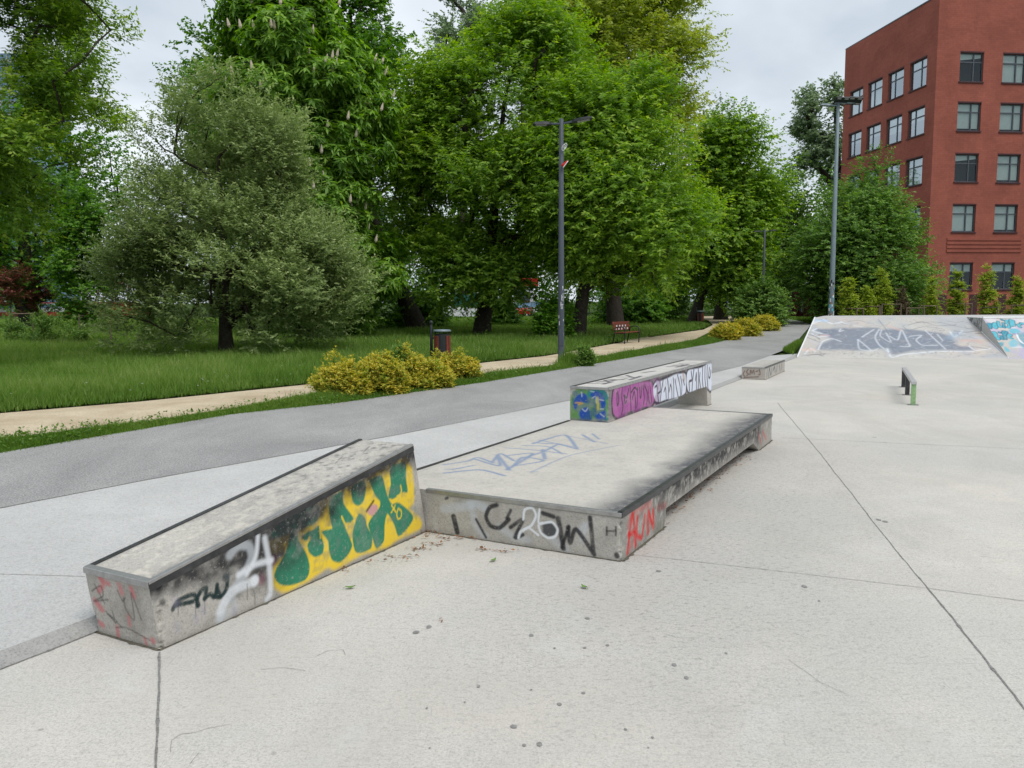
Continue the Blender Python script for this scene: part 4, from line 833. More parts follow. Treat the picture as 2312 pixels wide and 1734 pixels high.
wall_holes('facade', dR, LENR, colsR, M['red_wall'], inR); wall_holes('facade', dL, 13.15, colsL, M['red_wall'], inL)
rb = MB(); p0, p1, p2, p3 = dR*0, dR*LENR, dR*LENR+dL*13.15, dL*13.15
rb.add([p0+[0, 0, RZ-.15], p1+[0, 0, RZ-.15], p2+[0, 0, RZ-.15], p3+[0, 0, RZ-.15]], [(0, 1, 2, 3)]).add([p1, p2, p2+[0, 0, RZ], p1+[0, 0, RZ]], [(0, 1, 2, 3)]).add([p2, p3, p3+[0, 0, RZ], p2+[0, 0, RZ]], [(0, 1, 2, 3)]); rb.build('roof', M['sillred'], bld)
cp_ = MB()
for a_, b_, o_ in ((p0, p1, -dL), (p0, p3, -dR)):
    dd = (b_-a_)/np.linalg.norm(b_-a_); a2 = a_ + o_*.05-dd*.05; b2_ = b_+dd*.03
    cp_.loft([[tuple(e+[0, 0, RZ]), tuple(e-o_*.4+[0, 0, RZ]), tuple(e-o_*.4+[0, 0, RZ+.09]), tuple(e+[0, 0, RZ+.09])] for e in (a2, b2_)])
cp_.build('coping', M['frame'], bld)
bd = MB()
for k in range(4):
    z = 5.06+.295*k; oo = -dL
    bd.loft([[tuple(e+oo*q[0]+[0, 0, q[1]]) for q in ((.002, z+.05), (.06, z+.05), (.06, z+.24), (.002, z+.24))] for e in (dR*1.5, dR*7.66)])
bd.build('ledge_band', M['red_wall'], bld)
def window(dirv, inward, c, r, seed):
    wd_, hh = c[1]-c[0], r[1]-r[0]; rr = random.Random(seed); out = -inward
    f = lambda u, z, d: dirv*(c[0]+u)+inward*d+np.array([0, 0, r[0]+z])
    def bar(mb, u0, u1, z0, z1, d0=.13, d1=.20): mb.add([f(u0, z0, d0), f(u1, z0, d0), f(u1, z0, d1), f(u0, z0, d1), f(u0, z1, d0), f(u1, z1, d0), f(u1, z1, d1), f(u0, z1, d1)], [(0, 3, 2, 1), (4, 5, 6, 7), (0, 1, 5, 4), (1, 2, 6, 5), (2, 3, 7, 6), (3, 0, 4, 7)])
    fr = MB(); t = .075; flip = (seed % 3 == 1) if dirv is dL else False
    mu = (.62 if not flip else .38)*wd_; zt = hh*.68
    bar(fr, 0, t, 0, hh); bar(fr, wd_-t, wd_, 0, hh); bar(fr, t, wd_-t, 0, t); bar(fr, t, wd_-t, hh-t, hh); bar(fr, mu-.045, mu+.045, t, hh-t, .128, .198); bar(fr, t, mu-.045, zt-.045, zt+.045, .129, .197); bar(fr, mu+.045, wd_-t, zt-.035, zt+.035, .129, .197)
    wo_ = fr.build('window', M['frame'], bld)
    MB().add([f(t, t, .165), f(wd_-t, t, .165), f(wd_-t, hh-t, .165), f(t, hh-t, .165)], [(0, 1, 2, 3)]).build('pane', M['glass'], wo_)
    s = MB(); bar(s, -.06, wd_+.06, -.10, -.005, -.07, .12); s.build('sill', M['sillred'], wo_)
    l_ = MB(); bar(l_, -.02, wd_+.02, hh+.003, hh+.10, -.012, .12); l_.build('lintel', M['sillred'], wo_)
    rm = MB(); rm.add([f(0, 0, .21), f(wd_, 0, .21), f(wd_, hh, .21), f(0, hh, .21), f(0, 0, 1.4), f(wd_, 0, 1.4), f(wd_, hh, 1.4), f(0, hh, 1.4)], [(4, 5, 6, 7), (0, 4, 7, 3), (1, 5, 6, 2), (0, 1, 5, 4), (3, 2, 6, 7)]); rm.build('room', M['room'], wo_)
    h_ = rr.choice([.25, .9, .95, .6, .97, .45]) if r[0] > 5 else .3
    MB().add([f(t, hh*(1-h_), .24), f(wd_-t, hh*(1-h_)+rr.choice([0, 0, .2]), .24), f(wd_-t, hh-.02, .24), f(t, hh-.02, .24)], [(0, 1, 2, 3)]).build('blind', M['blind'], wo_)
sd_ = 0
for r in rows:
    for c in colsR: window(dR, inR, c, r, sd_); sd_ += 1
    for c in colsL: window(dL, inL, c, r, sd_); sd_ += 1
for c in ((3.59, 4.28), (6.02, 6.66), (1.0, 1.7), (8.4, 9.1)):
    q = MB(); q.loft([[tuple(dR*u-dL*d+[0, 0, z]) for d, z in ((.001, -.2), (.03, -.2), (.03, 1.9), (.001, 1.9))] for u in c]); q.build('plinth_panel', M['sillred'], bld)

# ------------------------------------------------------------------ brick fence and the low block behind it
fx = [(1690, 68.), (1720, 66.8), (1745, 65.8), (1768, 64.9), (1790, 64.), (1812, 63.1), (1850, 61.5), (1890, 60.)]
fence = empty('brick_fence', tuple(atY(1750, 690, 65.5)*[1, 1, 0]), 'dark red brick fence with piers and pale panels at the end of the path', 'fence')
fo = np.array(fence.location); prev = None
for i, (x, Y) in enumerate(fx):
    c = atY(x, 668, Y)*[1, 1, 0]-fo
    MB().box(-.28, .28, -.28, .28, -.1, 2.05, .0, Matrix.Translation(Vector(c))).build('pier', M['fence_brick'], fence)
    MB().box(-.34, .34, -.34, .34, 2.05, 2.15, .0, Matrix.Translation(Vector(c))).build('cap', M['fence_brick'], fence)
    if prev is not None:
        d = c-prev; ln = np.linalg.norm(d); a = math.atan2(d[1], d[0]); T = Matrix.Translation(Vector(prev)) @ Matrix.Rotation(a, 4, 'Z')
        MB().box(.28, ln-.28, -.14, .14, -.1, .55, 0, T).build('plinth', M['fence_brick'], fence)
        p = MB(); n = int((ln-.56)/.16)
        for k in range(n): p.box(.3+k*.16, .33+k*.16, -.012, .012, .56, 1.72, 0, T)
        p.box(.28, ln-.28, -.02, .02, 1.62, 1.67, 0, T).box(.28, ln-.28, -.02, .02, .7, .75, 0, T); p.build('panel', M['dark'] if i in (1, 3) else M['lamp_blue'], fence)
    prev = c
lowb = empty('low_building', tuple(atY(1735, 680, 88)*[1, 1, 0]), 'low grey building with a flat roof and railing behind the brick fence', 'building')
T = Matrix.Rotation(-.25, 4, 'Z')
MB().box(-6.5, 6.5, 0, 8, 0, 3.0, 0, T).build('wall', M['beige'], lowb); rf = MB().box(-6.8, 6.8, -.4, 8.3, 3.0, 3.25, 0, T).build('roof', M['beige'], lowb)
rr_ = MB()
for k in range(14): rr_.box(-6.6+k, -6.55+k, -.3, -.25, 3.25, 4.15, 0, T)
rr_.box(-6.7, 6.7, -.3, -.25, 4.1, 4.16, 0, T).box(-6.7, 6.7, -.3, -.25, 3.65, 3.69, 0, T); rr_.build('railing', M['stake'], rf)
for k in range(4): MB().box(-5.6+3.1*k, -3.6+3.1*k, -.05, -.004, 1.0, 2.4, 0, T).build('window', M['dark'] if k % 2 else M['led'], lowb)

# ------------------------------------------------------------------ parked cars, kiosk, board, tower
def car(px, py, Y, rz, paint, label):
    p = atY(px, py, Y); o = empty('parked_car', (p[0], p[1], LV), label, 'car', 'cars parked beyond the park', rz)
    prof = [(-2.1, .32), (-2.12, .62), (-1.95, .82), (-1.1, .93), (1.3, .95), (1.95, .86), (2.1, .62), (2.08, .32)]
    MB().loft([[(x, y*(1 if 0 < k < 7 else .96), z) for k, (x, z) in enumerate(prof)] for y in (-.82, -.86, .86, .82)]).build('body', paint, o)
    top = [(-1.5, .90), (-.75, 1.42), (.75, 1.46), (1.6, .92)]
    MB().loft([[(x, y*(1. if z < 1 else .82), z) for x, z in top] for y in (-.78, .78)]).build('cabin', M['tower_glass'], o)
    MB().box(-.78, .8, -.62, .62, 1.425, 1.49, .02).build('roof', paint, o)
    for x in (-1.3, 1.3):
        for y in (-.8, .8):
            w_ = MB(); w_.loft([[(x+.32*math.cos(t), y+dy_, .32+.32*math.sin(t)) for t in np.linspace(0, 2*math.pi, 17)[:-1]] for dy_ in (-.1, .1)]); wo_ = w_.build('wheel', M['rubber'], o)
            w_ = MB(); w_.loft([[(x+.19*math.cos(t), y+dy_, .32+.19*math.sin(t)) for t in np.linspace(0, 2*math.pi, 13)[:-1]] for dy_ in (-.11, .11)]); w_.build('rim', M['led'], wo_)
    for y in (-.6, .6): MB().box(-2.14, -2.06, y-.16, y+.16, .62, .76, .02).build('headlight', M['led'], o)
    return o
M['silver'] = plain('silver_car_paint', (.42, .44, .46), .3, .3, .5, .03); M['navy'] = plain('dark_car_paint', (.03, .035, .05), .3, .1, .5, .03); M['redcar'] = plain('red_car_paint', (.4, .02, .02), .3, .1, .5, .03)
car(1576, 676, 82, 1.2, M['silver'], 'silver car parked under the trees at the end of the sand path')
car(22, 655, 106, .1, M['white'], 'white car parked at the far left edge of the park'); car(68, 655, 112, .0, M['silver'], 'silver car parked beside the white one beyond the lawn')
car(105, 655, 110, .1, M['white'], 'white car partly hidden behind the leaning trunk'); car(1131, 668, 78, 1.5, M['redcar'], 'red car glimpsed below the kiosk between trunks'); car(1163, 668, 84, .4, M['white'], 'white car glimpsed just right of the red kiosk')
def slab_thing(name, px, py, Y, w_, d_, h_, mat, label, cat, z0=LV):
    p = atY(px, py, Y); o = empty(name, (p[0], p[1], z0), label, cat); MB().box(-w_/2, w_/2, 0, d_, 0, h_, .02).build('wall', mat, o); return o
k_ = slab_thing('kiosk', 1131, 655, 86, 2.2, 2., 3.1, M['white'], 'white kiosk with a red roof glimpsed between dark trunks', 'kiosk'); MB().box(-1.5, 1.5, -.3, 2.2, 3.1, 3.9, .03).build('roof', M['red'], k_); MB().box(-.8, .7, -.04, -.004, 1.3, 2.5).build('window', M['frame'], k_)
k_ = slab_thing('painted_hoarding', 1003, 662, 80, 5.2, .15, 1.2, M['white'], 'white and green painted hoarding glimpsed through the trees', 'hoarding'); MB().box(-1.0, 2.4, -.03, -.004, 1.0, 2.3).build('green_panel', M['green_board'], k_); MB().box(2.5, 2.7, -.05, .1, 0, 2.8).build('post', M['slat'], k_)
M['banner'] = plain('red_banner', (.34, .035, .035), .7)
slab_thing('banner_fence', 60, 655, 125, 34, .1, 1.7, M['banner'], 'long red banner fence behind the parked cars', 'fence')
slab_thing('wall', 60, 655, 101, 30, .25, .45, M['banner'], 'low reddish wall in front of the parked cars', 'wall')
tw = atY(-40, 300, 190); tow = empty('glass_tower', (tw[0], 190, 0), 'blue glass tower glimpsed through the left tree', 'building')
MB().box(-13, 10, 0, 20, 0, 58).build('wall', M['tower_glass'], tow)
gr = MB()
for k in range(19): gr.box(-13.1, 10.1, -.12, -.01, 2+3*k, 2.5+3*k)
for k in range(12): gr.box(-13+2*k-.1, -13+2*k+.1, -.11, -.012, 0, 58)
gr.build('mullions', M['led'], tow)

# ------------------------------------------------------------------ vegetation
def nrm(v): return v/np.maximum(np.linalg.norm(v, axis=-1, keepdims=True), 1e-9)
UP = np.array([0, 0, 1.])
def leaf_quads(p, d, n, L, W):      # base points, directions, normals, lengths, widths
    d = nrm(d); w_ = nrm(np.cross(n, d)); L = L[:, None]; W = W[:, None]; nn = np.cross(d, w_)
    V = np.stack([p, p+d*L*.42+w_*W*.5, p+d*L-nn*L*.06, p+d*L*.42-w_*W*.5], 1)
    return V.reshape(-1, 3)
def leaves_obj(name, V, tint, mat, parent):
    org = np.array(parent.location); N = len(V)//4
    me = fast_mesh(name, V-org, np.arange(N*4).reshape(N, 4), {'tint': ('FLOAT', 'FACE', tint)})
    return link(name, me, mat, parent)
STY = {   # shoot length, leaves per shoot, leaf length, width, hang, up, droop, spread
    'ash':    dict(sl=.55, nl=14, L=.125, W=.058, hang=.42, up=.5, droop=.28, side=.85),
    'palm':   dict(sl=.34, nl=14, L=.27, W=.105, hang=.55, up=.45, droop=.1, side=1.1),
    'apple':  dict(sl=.42, nl=14, L=.085, W=.038, hang=.10, up=.55, droop=.15, side=.9),
    'broad':  dict(sl=.40, nl=11, L=.12, W=.10, hang=.35, up=.3, droop=.2, side=1.),
    'lime':   dict(sl=.40, nl=11, L=.095, W=.075, hang=.45, up=.2, droop=.3, side=1.),
    'small':  dict(sl=.085, nl=10, L=.036, W=.024, hang=.0, up=.12, droop=.0, side=1.),
    'horn':   dict(sl=.38, nl=12, L=.10, W=.06, hang=.2, up=.12, droop=.25, side=1.)}
def make_tree(name, label, rows, Y, nclump, nshoot, sty, mat, cat='tree', group=None, trunk=None, tr=.16, rc=.55, seed=0, dep=1., shell=.42, scale=1., bark='bark', trunk_top=.72, limbs=True, lean=None, thin=0., two=None, flowers=0, branch_r=.011, part='crown', z0=LV, updir=0., lobes=0, lr=.24, fill=.25):
    """rows: (photo y, left x, right x) of the crown outline at the distance Y; the crown is filled in the round"""
    r = np.random.default_rng(seed)
    zs = []; xl = []; xr = []; S_sl = STY[sty]['sl']*scale
    for (y, a, b) in rows:
        pa, pb = atY(a, y, Y), atY(b, y, Y); zs.append((pa[2]+pb[2])/2); xl.append(pa[0]); xr.append(pb[0])
    o_ = np.argsort(zs); zs, xl, xr = np.array(zs)[o_], np.array(xl)[o_], np.array(xr)[o_]
    zc, hw_ = lambda z: (np.interp(z, zs, xl)+np.interp(z, zs, xr))/2, lambda z: (np.interp(z, zs, xr)-np.interp(z, zs, xl))/2
    if trunk is None: tb_ = np.array([zc(zs[0]), Y, z0])
    else:
        g = atY(trunk[0], trunk[1], Y); tb_ = np.array([g[0], Y, z0])
    root = empty(name, tuple(tb_), label, cat, group)
    # clump centres
    zz = np.linspace(zs[0], zs[-1], 200); pw = np.maximum(hw_(zz), .05)**1.3; pw /= pw.sum()
    z = r.choice(zz, nclump, p=pw); th = r.uniform(0, 2*math.pi, nclump); q = r.random(nclump)**shell; h = np.maximum(hw_(z)-rc*.45*scale, .02)
    C = np.stack([zc(z)+h*q*np.cos(th), Y+h*q*np.sin(th)*dep, z+r.normal(0, .1, nclump)], 1)
    axis = np.stack([zc(z), np.full(nclump, Y), z-.35*h-.2], 1); outw = nrm(C-axis)
    if lobes:                                   # leafy boughs standing out of the crown, hollows between them
        hm = hw_(zz).max(); Rl = hm*lr*r.uniform(.6, 1.35, lobes); zl = r.choice(zz, lobes, p=pw); tl = r.uniform(0, 2*math.pi, lobes); ql = r.uniform(.55, 1., lobes)
        hl = np.maximum(hw_(zl)-Rl*.82-S_sl*.18, .03); Lc = np.stack([zc(zl)+hl*ql*np.cos(tl), Y+hl*ql*np.sin(tl)*dep, zl], 1)
        Lc[:, 2] = np.minimum(Lc[:, 2], zs[-1]-Rl*.6)
        li = r.choice(lobes, nclump, p=Rl**2/(Rl**2).sum()); lo = nrm(Lc-np.stack([zc(zl), np.full(lobes, Y), zl-.5], 1))
        dv = nrm(nrm(r.normal(size=(nclump, 3)))+UP*.35+lo[li]*.35); C2 = Lc[li]+dv*(Rl[li]*r.random(nclump)**.3)[:, None]*np.array([1, 1, .72])
        k = r.random(nclump) > fill; C[k] = C2[k]; outw[k] = nrm(dv*.8+lo[li]*.5)[k]
    # branch skeleton
    H = zs[-1]-tb_[2]; top = np.array([zc(zs[0]+(zs[-1]-zs[0])*trunk_top), Y, zs[0]+(zs[-1]-zs[0])*trunk_top])
    if limbs:
        nodes = []; rad_ = []; paths = []
        nt_ = 9
        for i in range(nt_):
            t = i/(nt_-1); p = tb_*(1-t)+top*t + np.array([math.sin(t*5+seed), math.cos(t*4+seed), 0])*.05*H*.3*t*(1-t)
            if lean is not None: p = p + np.array([lean*math.sin(t*math.pi)*.5, 0, 0])
            nodes.append(p)
        par = [-1]+list(range(nt_-1)); order = np.argsort(np.linalg.norm(C-(tb_+top)/2, axis=1))
        ends = []
        for ci in order:
            c = C[ci]; N_ = np.array(nodes); dv = c-N_; dist = np.linalg.norm(dv, axis=1); hor = np.hypot(dv[:, 0], dv[:, 1])
            cost = dist + 1.2*np.maximum(0, hor*.55-dv[:, 2])*.8 + (N_[:, 2] < tb_[2]+min(1.3, (zs[0]-tb_[2])*.6+.3))*3
            j = int(np.argmin(cost)); L = dist[j]; k = max(2, int(L/(.55*scale+.25))); prv = j
            for m_ in range(1, k+1):
                t = m_/k; p = N_[j]*(1-t)+c*t + np.array([0, 0, 1])*L*.10*math.sin(t*math.pi) + r.normal(0, .035*L/k+.01, 3)*(t < 1)
                nodes.append(p); par.append(prv); prv = len(nodes)-1
            ends.append(prv)
        cnt = np.zeros(len(nodes)); 
        for e in ends: cnt[e] += 1
        for i in range(len(nodes)-1, 0, -1): cnt[par[i]] += cnt[i]
        rr_ = branch_r*scale*np.maximum(cnt, .5)**.52; rr_ = np.minimum(rr_, tr*.55)
        for i in range(nt_): rr_[i] = max(rr_[i], tr*(1-.75*i/(nt_-1))); 
        rr_[0] = tr*1.35; rr_[1] = max(rr_[1], tr*.98)
        kids = [[] for _ in nodes]
        for i in range(1, len(nodes)): kids[par[i]].append(i)
        mb = MB(); stack = [(0, None)]
        while stack:                                    # one tube per unbranched run
            s0, pr = stack.pop(); run = [pr] if pr is not None else []; i = s0
            while True:
                run.append(i); ks = kids[i]
                if not ks: break
                if i < nt_-1: main = i+1
                else: main = max(ks, key=lambda a: cnt[a])
                for k_ in ks:
                    if k_ != main: stack.append((k_, i))
                i = main
            rs_ = [rr_[a] for a in run]
            if pr is not None: rs_[0] = min(rs_[0], rs_[1]*1.25)
            rs_[-1] *= .45
            mb.tube([nodes[a]-tb_ for a in run], rs_, 9 if s0 == 0 else (5 if max(rs_) > .03 else 4), False)
        if two is not None:
            for (dx_, topx, tw_) in two: mb.tube([np.array([dx_, .1, 0]), np.array([dx_*.9+topx*.3, .1, H*.2]), np.array([dx_*.5+topx, 0, H*.5])], [tw_*1.2, tw_, tw_*.6], 8)
        mb.build('trunk', M[bark], root, True)
    # leaves
    S = STY[sty]; ns = nclump*nshoot; ci = np.repeat(np.arange(nclump), nshoot)
    o2 = outw[ci]; jit = nrm(r.normal(size=(ns, 3)))
    base = C[ci] + jit*(r.random((ns, 1))**.5)*rc*scale*np.array([1, 1, .75])
    d = nrm(o2*.75 + jit*.55 + UP*(S['up']+updir) + r.normal(0, .25, (ns, 3)))
    sl = S['sl']*scale*r.uniform(.5, 1.2, ns)*np.where(r.random(ns) < .1, 1.7, 1.); nl = S['nl']; t = (np.arange(nl)+.6)/nl
    T = np.broadcast_to(t, (ns, nl)); bd_ = d[:, None, :]; pos = base[:, None, :] + bd_*(sl[:, None]*T)[..., None]; pos = pos - UP*(S['droop']*sl[:, None]*T**2)[..., None]
    pos = pos.reshape(-1, 3); dd = np.repeat(d, nl, 0); N = len(pos); sgn = np.tile(np.where(np.arange(nl) % 2, 1., -1.), ns)
    side = nrm(np.cross(dd, UP+r.normal(0, .3, (N, 3))))*sgn[:, None]
    if sty == 'palm':
        a = np.tile(np.arange(nl) % 7, ns)/7*2*math.pi+np.repeat(r.uniform(0, 6, ns*(nl//7)), 7); tt_ = np.repeat(np.repeat([[.45, 1.]], ns, 0).reshape(-1), 7)
        e1 = nrm(np.cross(dd, UP+.01)); e2 = np.cross(dd, e1); pos = np.repeat(base, nl, 0)+dd*(np.repeat(sl, nl)*tt_)[:, None]
        ld = e1*np.cos(a)[:, None]+e2*np.sin(a)[:, None]*.6 + dd*.25 - UP*.45 + r.normal(0, .12, (N, 3)); nn = UP*.9+dd*.5+r.normal(0, .25, (N, 3)); sgnw = 1
    else:
        ld = dd*.55 + side*S['side'] - UP*S['hang'] + r.normal(0, .28, (N, 3)); nn = UP*.75 + o2.repeat(nl, 0)*.35 + r.normal(0, .42, (N, 3))
    L = S['L']*scale*r.uniform(.5, 1.5, N); W = S['W']*scale*r.uniform(.75, 1.2, N)
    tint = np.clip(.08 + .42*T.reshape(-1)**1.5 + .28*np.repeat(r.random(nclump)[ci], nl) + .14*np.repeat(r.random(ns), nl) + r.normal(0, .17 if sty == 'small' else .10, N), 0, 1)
    if thin > 0: k = r.random(N) > thin; pos, ld, nn, L, W, tint = pos[k], ld[k], nn[k], L[k], W[k], tint[k]
    leaves_obj(part, leaf_quads(pos, ld, nn, L, W), tint, mat, root)
    if flowers:
        sel = np.where(outw[:, 2] > -.25)[0]; sel = r.choice(sel, min(flowers, len(sel)), False); fb = MB()
        cand = base[np.isin(ci, sel)]; cand = cand[r.choice(len(cand), flowers, False)]; cd = nrm(cand-np.array([zc(cand[:, 2]), np.full(len(cand), Y), cand[:, 2]]).T)
        for p, dv in zip(cand, cd):
            p = p+dv*.55+UP*.26-tb_; ax = nrm(UP+dv*.3); 
            fb.tube([p, p+ax*.07, p+ax*.18, p+ax*.32], [.03, .062, .048, .014], 6)
        fl = fb.build('flower_candles', M['candle'], root); fl['kind'] = 'stuff'
    return root
M['candle'] = plain('chestnut_candles', (.62, .52, .42), .8, 0, .1, .25, 30)
M['leaf_ash'] = leafmat('ash_leaf', (.070, .155, .022), (.255, .425, .050), (.50, .61, .10), .50)
M['leaf_yel'] = leafmat('yellow_maple_leaf', (.15, .23, .038), (.42, .50, .07), (.58, .58, .13), .5)
M['leaf_left'] = leafmat('left_ash_leaf', (.075, .155, .025), (.24, .39, .05), (.46, .54, .10), .5)
M['leaf_chest'] = leafmat('chestnut_leaf', (.070, .155, .026), (.22, .40, .055), (.40, .57, .10), .42)
M['leaf_maple'] = leafmat('maple_leaf', (.044, .125, .018), (.14, .305, .032), (.27, .45, .055), .44)
M['leaf_apple'] = leafmat('apple_leaf', (.12, .18, .06), (.29, .38, .13), (.48, .55, .24), .38)
M['leaf_dark'] = leafmat('hornbeam_leaf', (.06, .135, .028), (.18, .325, .058), (.32, .45, .085), .42)
M['leaf_poplar'] = leafmat('poplar_leaf', (.11, .18, .09), (.26, .36, .18), (.40, .48, .26), .34)
M['leaf_sapl'] = leafmat('sapling_leaf', (.14, .22, .03), (.38, .48, .06), (.55, .56, .10), .42)
M['leaf_red'] = leafmat('red_leaf', (.06, .10, .03), (.22, .075, .055), (.36, .13, .10), .4)
M['leaf_spir'] = leafmat('golden_shrub_leaf', (.12, .27, .035), (.58, .52, .075), (.78, .58, .09), .38)
M['leaf_bush'] = leafmat('bush_leaf', (.06, .14, .03), (.18, .31, .06), (.30, .42, .10), .36)
M['leaf_brown'] = leafmat('dry_leaf', (0.078, 0.058, 0.036), (0.169, 0.124, 0.072), None, .25)

# near left tree, trunk just outside the picture
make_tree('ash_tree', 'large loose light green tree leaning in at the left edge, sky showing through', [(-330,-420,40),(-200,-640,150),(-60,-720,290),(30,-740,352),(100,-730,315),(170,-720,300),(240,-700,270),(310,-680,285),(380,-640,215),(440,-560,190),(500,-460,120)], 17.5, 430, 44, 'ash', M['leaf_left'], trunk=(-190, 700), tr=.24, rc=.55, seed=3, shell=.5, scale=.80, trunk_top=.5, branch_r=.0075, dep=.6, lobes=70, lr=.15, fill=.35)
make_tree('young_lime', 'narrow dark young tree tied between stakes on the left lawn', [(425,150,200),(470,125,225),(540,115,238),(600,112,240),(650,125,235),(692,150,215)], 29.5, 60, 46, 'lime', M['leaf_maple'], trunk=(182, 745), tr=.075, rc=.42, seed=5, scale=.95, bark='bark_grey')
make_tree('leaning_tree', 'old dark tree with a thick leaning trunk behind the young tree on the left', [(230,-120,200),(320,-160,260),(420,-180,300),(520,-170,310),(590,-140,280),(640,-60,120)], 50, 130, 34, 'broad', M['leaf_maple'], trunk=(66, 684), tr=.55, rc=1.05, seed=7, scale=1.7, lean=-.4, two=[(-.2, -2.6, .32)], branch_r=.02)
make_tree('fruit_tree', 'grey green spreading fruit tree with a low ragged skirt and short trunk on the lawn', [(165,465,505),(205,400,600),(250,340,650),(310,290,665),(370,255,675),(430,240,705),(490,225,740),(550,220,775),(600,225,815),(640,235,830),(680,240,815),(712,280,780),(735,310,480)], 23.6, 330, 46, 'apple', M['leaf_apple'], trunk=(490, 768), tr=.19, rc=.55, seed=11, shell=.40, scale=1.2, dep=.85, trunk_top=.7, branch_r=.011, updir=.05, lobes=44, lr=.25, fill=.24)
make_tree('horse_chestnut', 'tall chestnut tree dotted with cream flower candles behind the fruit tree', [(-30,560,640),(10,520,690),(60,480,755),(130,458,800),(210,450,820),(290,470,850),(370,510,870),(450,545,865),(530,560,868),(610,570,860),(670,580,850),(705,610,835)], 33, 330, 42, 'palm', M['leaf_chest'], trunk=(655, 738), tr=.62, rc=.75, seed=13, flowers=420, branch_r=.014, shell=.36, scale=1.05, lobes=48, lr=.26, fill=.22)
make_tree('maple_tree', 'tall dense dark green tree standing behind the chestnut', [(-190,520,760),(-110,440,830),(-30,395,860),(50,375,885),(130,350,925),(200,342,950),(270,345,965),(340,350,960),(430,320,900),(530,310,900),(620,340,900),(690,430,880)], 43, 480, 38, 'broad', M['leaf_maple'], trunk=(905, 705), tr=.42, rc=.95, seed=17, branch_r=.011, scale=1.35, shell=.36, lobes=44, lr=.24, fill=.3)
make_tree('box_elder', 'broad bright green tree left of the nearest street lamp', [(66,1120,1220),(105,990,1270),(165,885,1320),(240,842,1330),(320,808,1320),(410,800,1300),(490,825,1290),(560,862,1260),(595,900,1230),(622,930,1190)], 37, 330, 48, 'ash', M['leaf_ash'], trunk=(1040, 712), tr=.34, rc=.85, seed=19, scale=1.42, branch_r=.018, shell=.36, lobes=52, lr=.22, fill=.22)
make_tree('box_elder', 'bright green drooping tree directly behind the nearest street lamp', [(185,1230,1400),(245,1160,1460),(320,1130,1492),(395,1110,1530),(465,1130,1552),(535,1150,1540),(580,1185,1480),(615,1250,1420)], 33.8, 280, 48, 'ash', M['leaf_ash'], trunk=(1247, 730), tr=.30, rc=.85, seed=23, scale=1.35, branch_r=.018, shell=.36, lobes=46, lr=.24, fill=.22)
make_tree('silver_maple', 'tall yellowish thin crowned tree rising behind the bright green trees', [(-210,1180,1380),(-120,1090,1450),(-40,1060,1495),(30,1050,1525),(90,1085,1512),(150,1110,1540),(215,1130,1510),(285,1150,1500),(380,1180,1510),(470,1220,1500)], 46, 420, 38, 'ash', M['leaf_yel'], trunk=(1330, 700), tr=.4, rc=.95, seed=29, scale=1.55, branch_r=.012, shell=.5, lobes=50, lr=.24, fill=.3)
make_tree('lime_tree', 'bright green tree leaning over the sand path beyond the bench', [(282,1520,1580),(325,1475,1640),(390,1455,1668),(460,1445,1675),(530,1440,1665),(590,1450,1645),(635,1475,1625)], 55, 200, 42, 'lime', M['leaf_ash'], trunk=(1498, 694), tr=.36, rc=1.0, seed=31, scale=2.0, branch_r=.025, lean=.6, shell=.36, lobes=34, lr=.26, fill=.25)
make_tree('lime_tree', 'paler tree between the far lamp and the sky, last of the park row', [(372,1660,1690),(410,1640,1715),(460,1625,1745),(520,1620,1750),(580,1615,1740),(640,1640,1720)], 78, 90, 34, 'lime', M['leaf_bush'], trunk=(1600, 684), tr=.5, rc=1.3, seed=37, scale=2.6, branch_r=.03, thin=.1)
make_tree('lime_tree', 'dark trunked tree shading the far end of the sand path', [(420,1490,1640),(500,1470,1660),(560,1480,1650),(620,1500,1640)], 64, 80, 34, 'lime', M['leaf_maple'], trunk=(1557, 684), tr=.45, rc=1.1, seed=38, scale=2.2, branch_r=.03)
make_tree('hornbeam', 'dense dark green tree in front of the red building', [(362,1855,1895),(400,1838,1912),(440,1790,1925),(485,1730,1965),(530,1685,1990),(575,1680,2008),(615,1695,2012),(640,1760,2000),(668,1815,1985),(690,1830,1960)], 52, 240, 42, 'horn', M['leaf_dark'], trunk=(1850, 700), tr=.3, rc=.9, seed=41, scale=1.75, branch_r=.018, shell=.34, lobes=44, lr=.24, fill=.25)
make_tree('poplar', 'ragged poplar standing beside the far edge of the red building', [(138,1796,1812),(175,1775,1830),(215,1725,1835),(260,1712,1838),(310,1708,1838),(350,1712,1835),(385,1768,1835),(440,1795,1835),(520,1800,1835)], 84, 105, 16, 'broad', M['leaf_poplar'], trunk=(1826, 690), tr=.55, rc=.55, seed=43, scale=2.1, branch_r=.025, shell=.5, trunk_top=.9, lobes=30, lr=.26, fill=.12)
make_tree('poplar', 'grey green poplar top rising beyond the trees near the upper middle', [(-110,985,1035),(-50,955,1065),(10,932,1085),(60,928,1090),(110,940,1070),(160,900,1050),(230,890,1060),(400,940,1060)], 84, 130, 18, 'broad', M['leaf_poplar'], trunk=(1000, 690), tr=.5, rc=.6, seed=47, scale=2.1, branch_r=.022, updir=.5, lobes=34, lr=.24, fill=.15)
make_tree('poplar', 'small dark poplar tip showing above the lime tree', [(232,1546,1556),(258,1528,1576),(300,1515,1592),(400,1510,1600)], 96, 26, 30, 'broad', M['leaf_poplar'], trunk=(1552, 680), tr=.4, rc=.9, seed=53, scale=2.1, updir=.5)
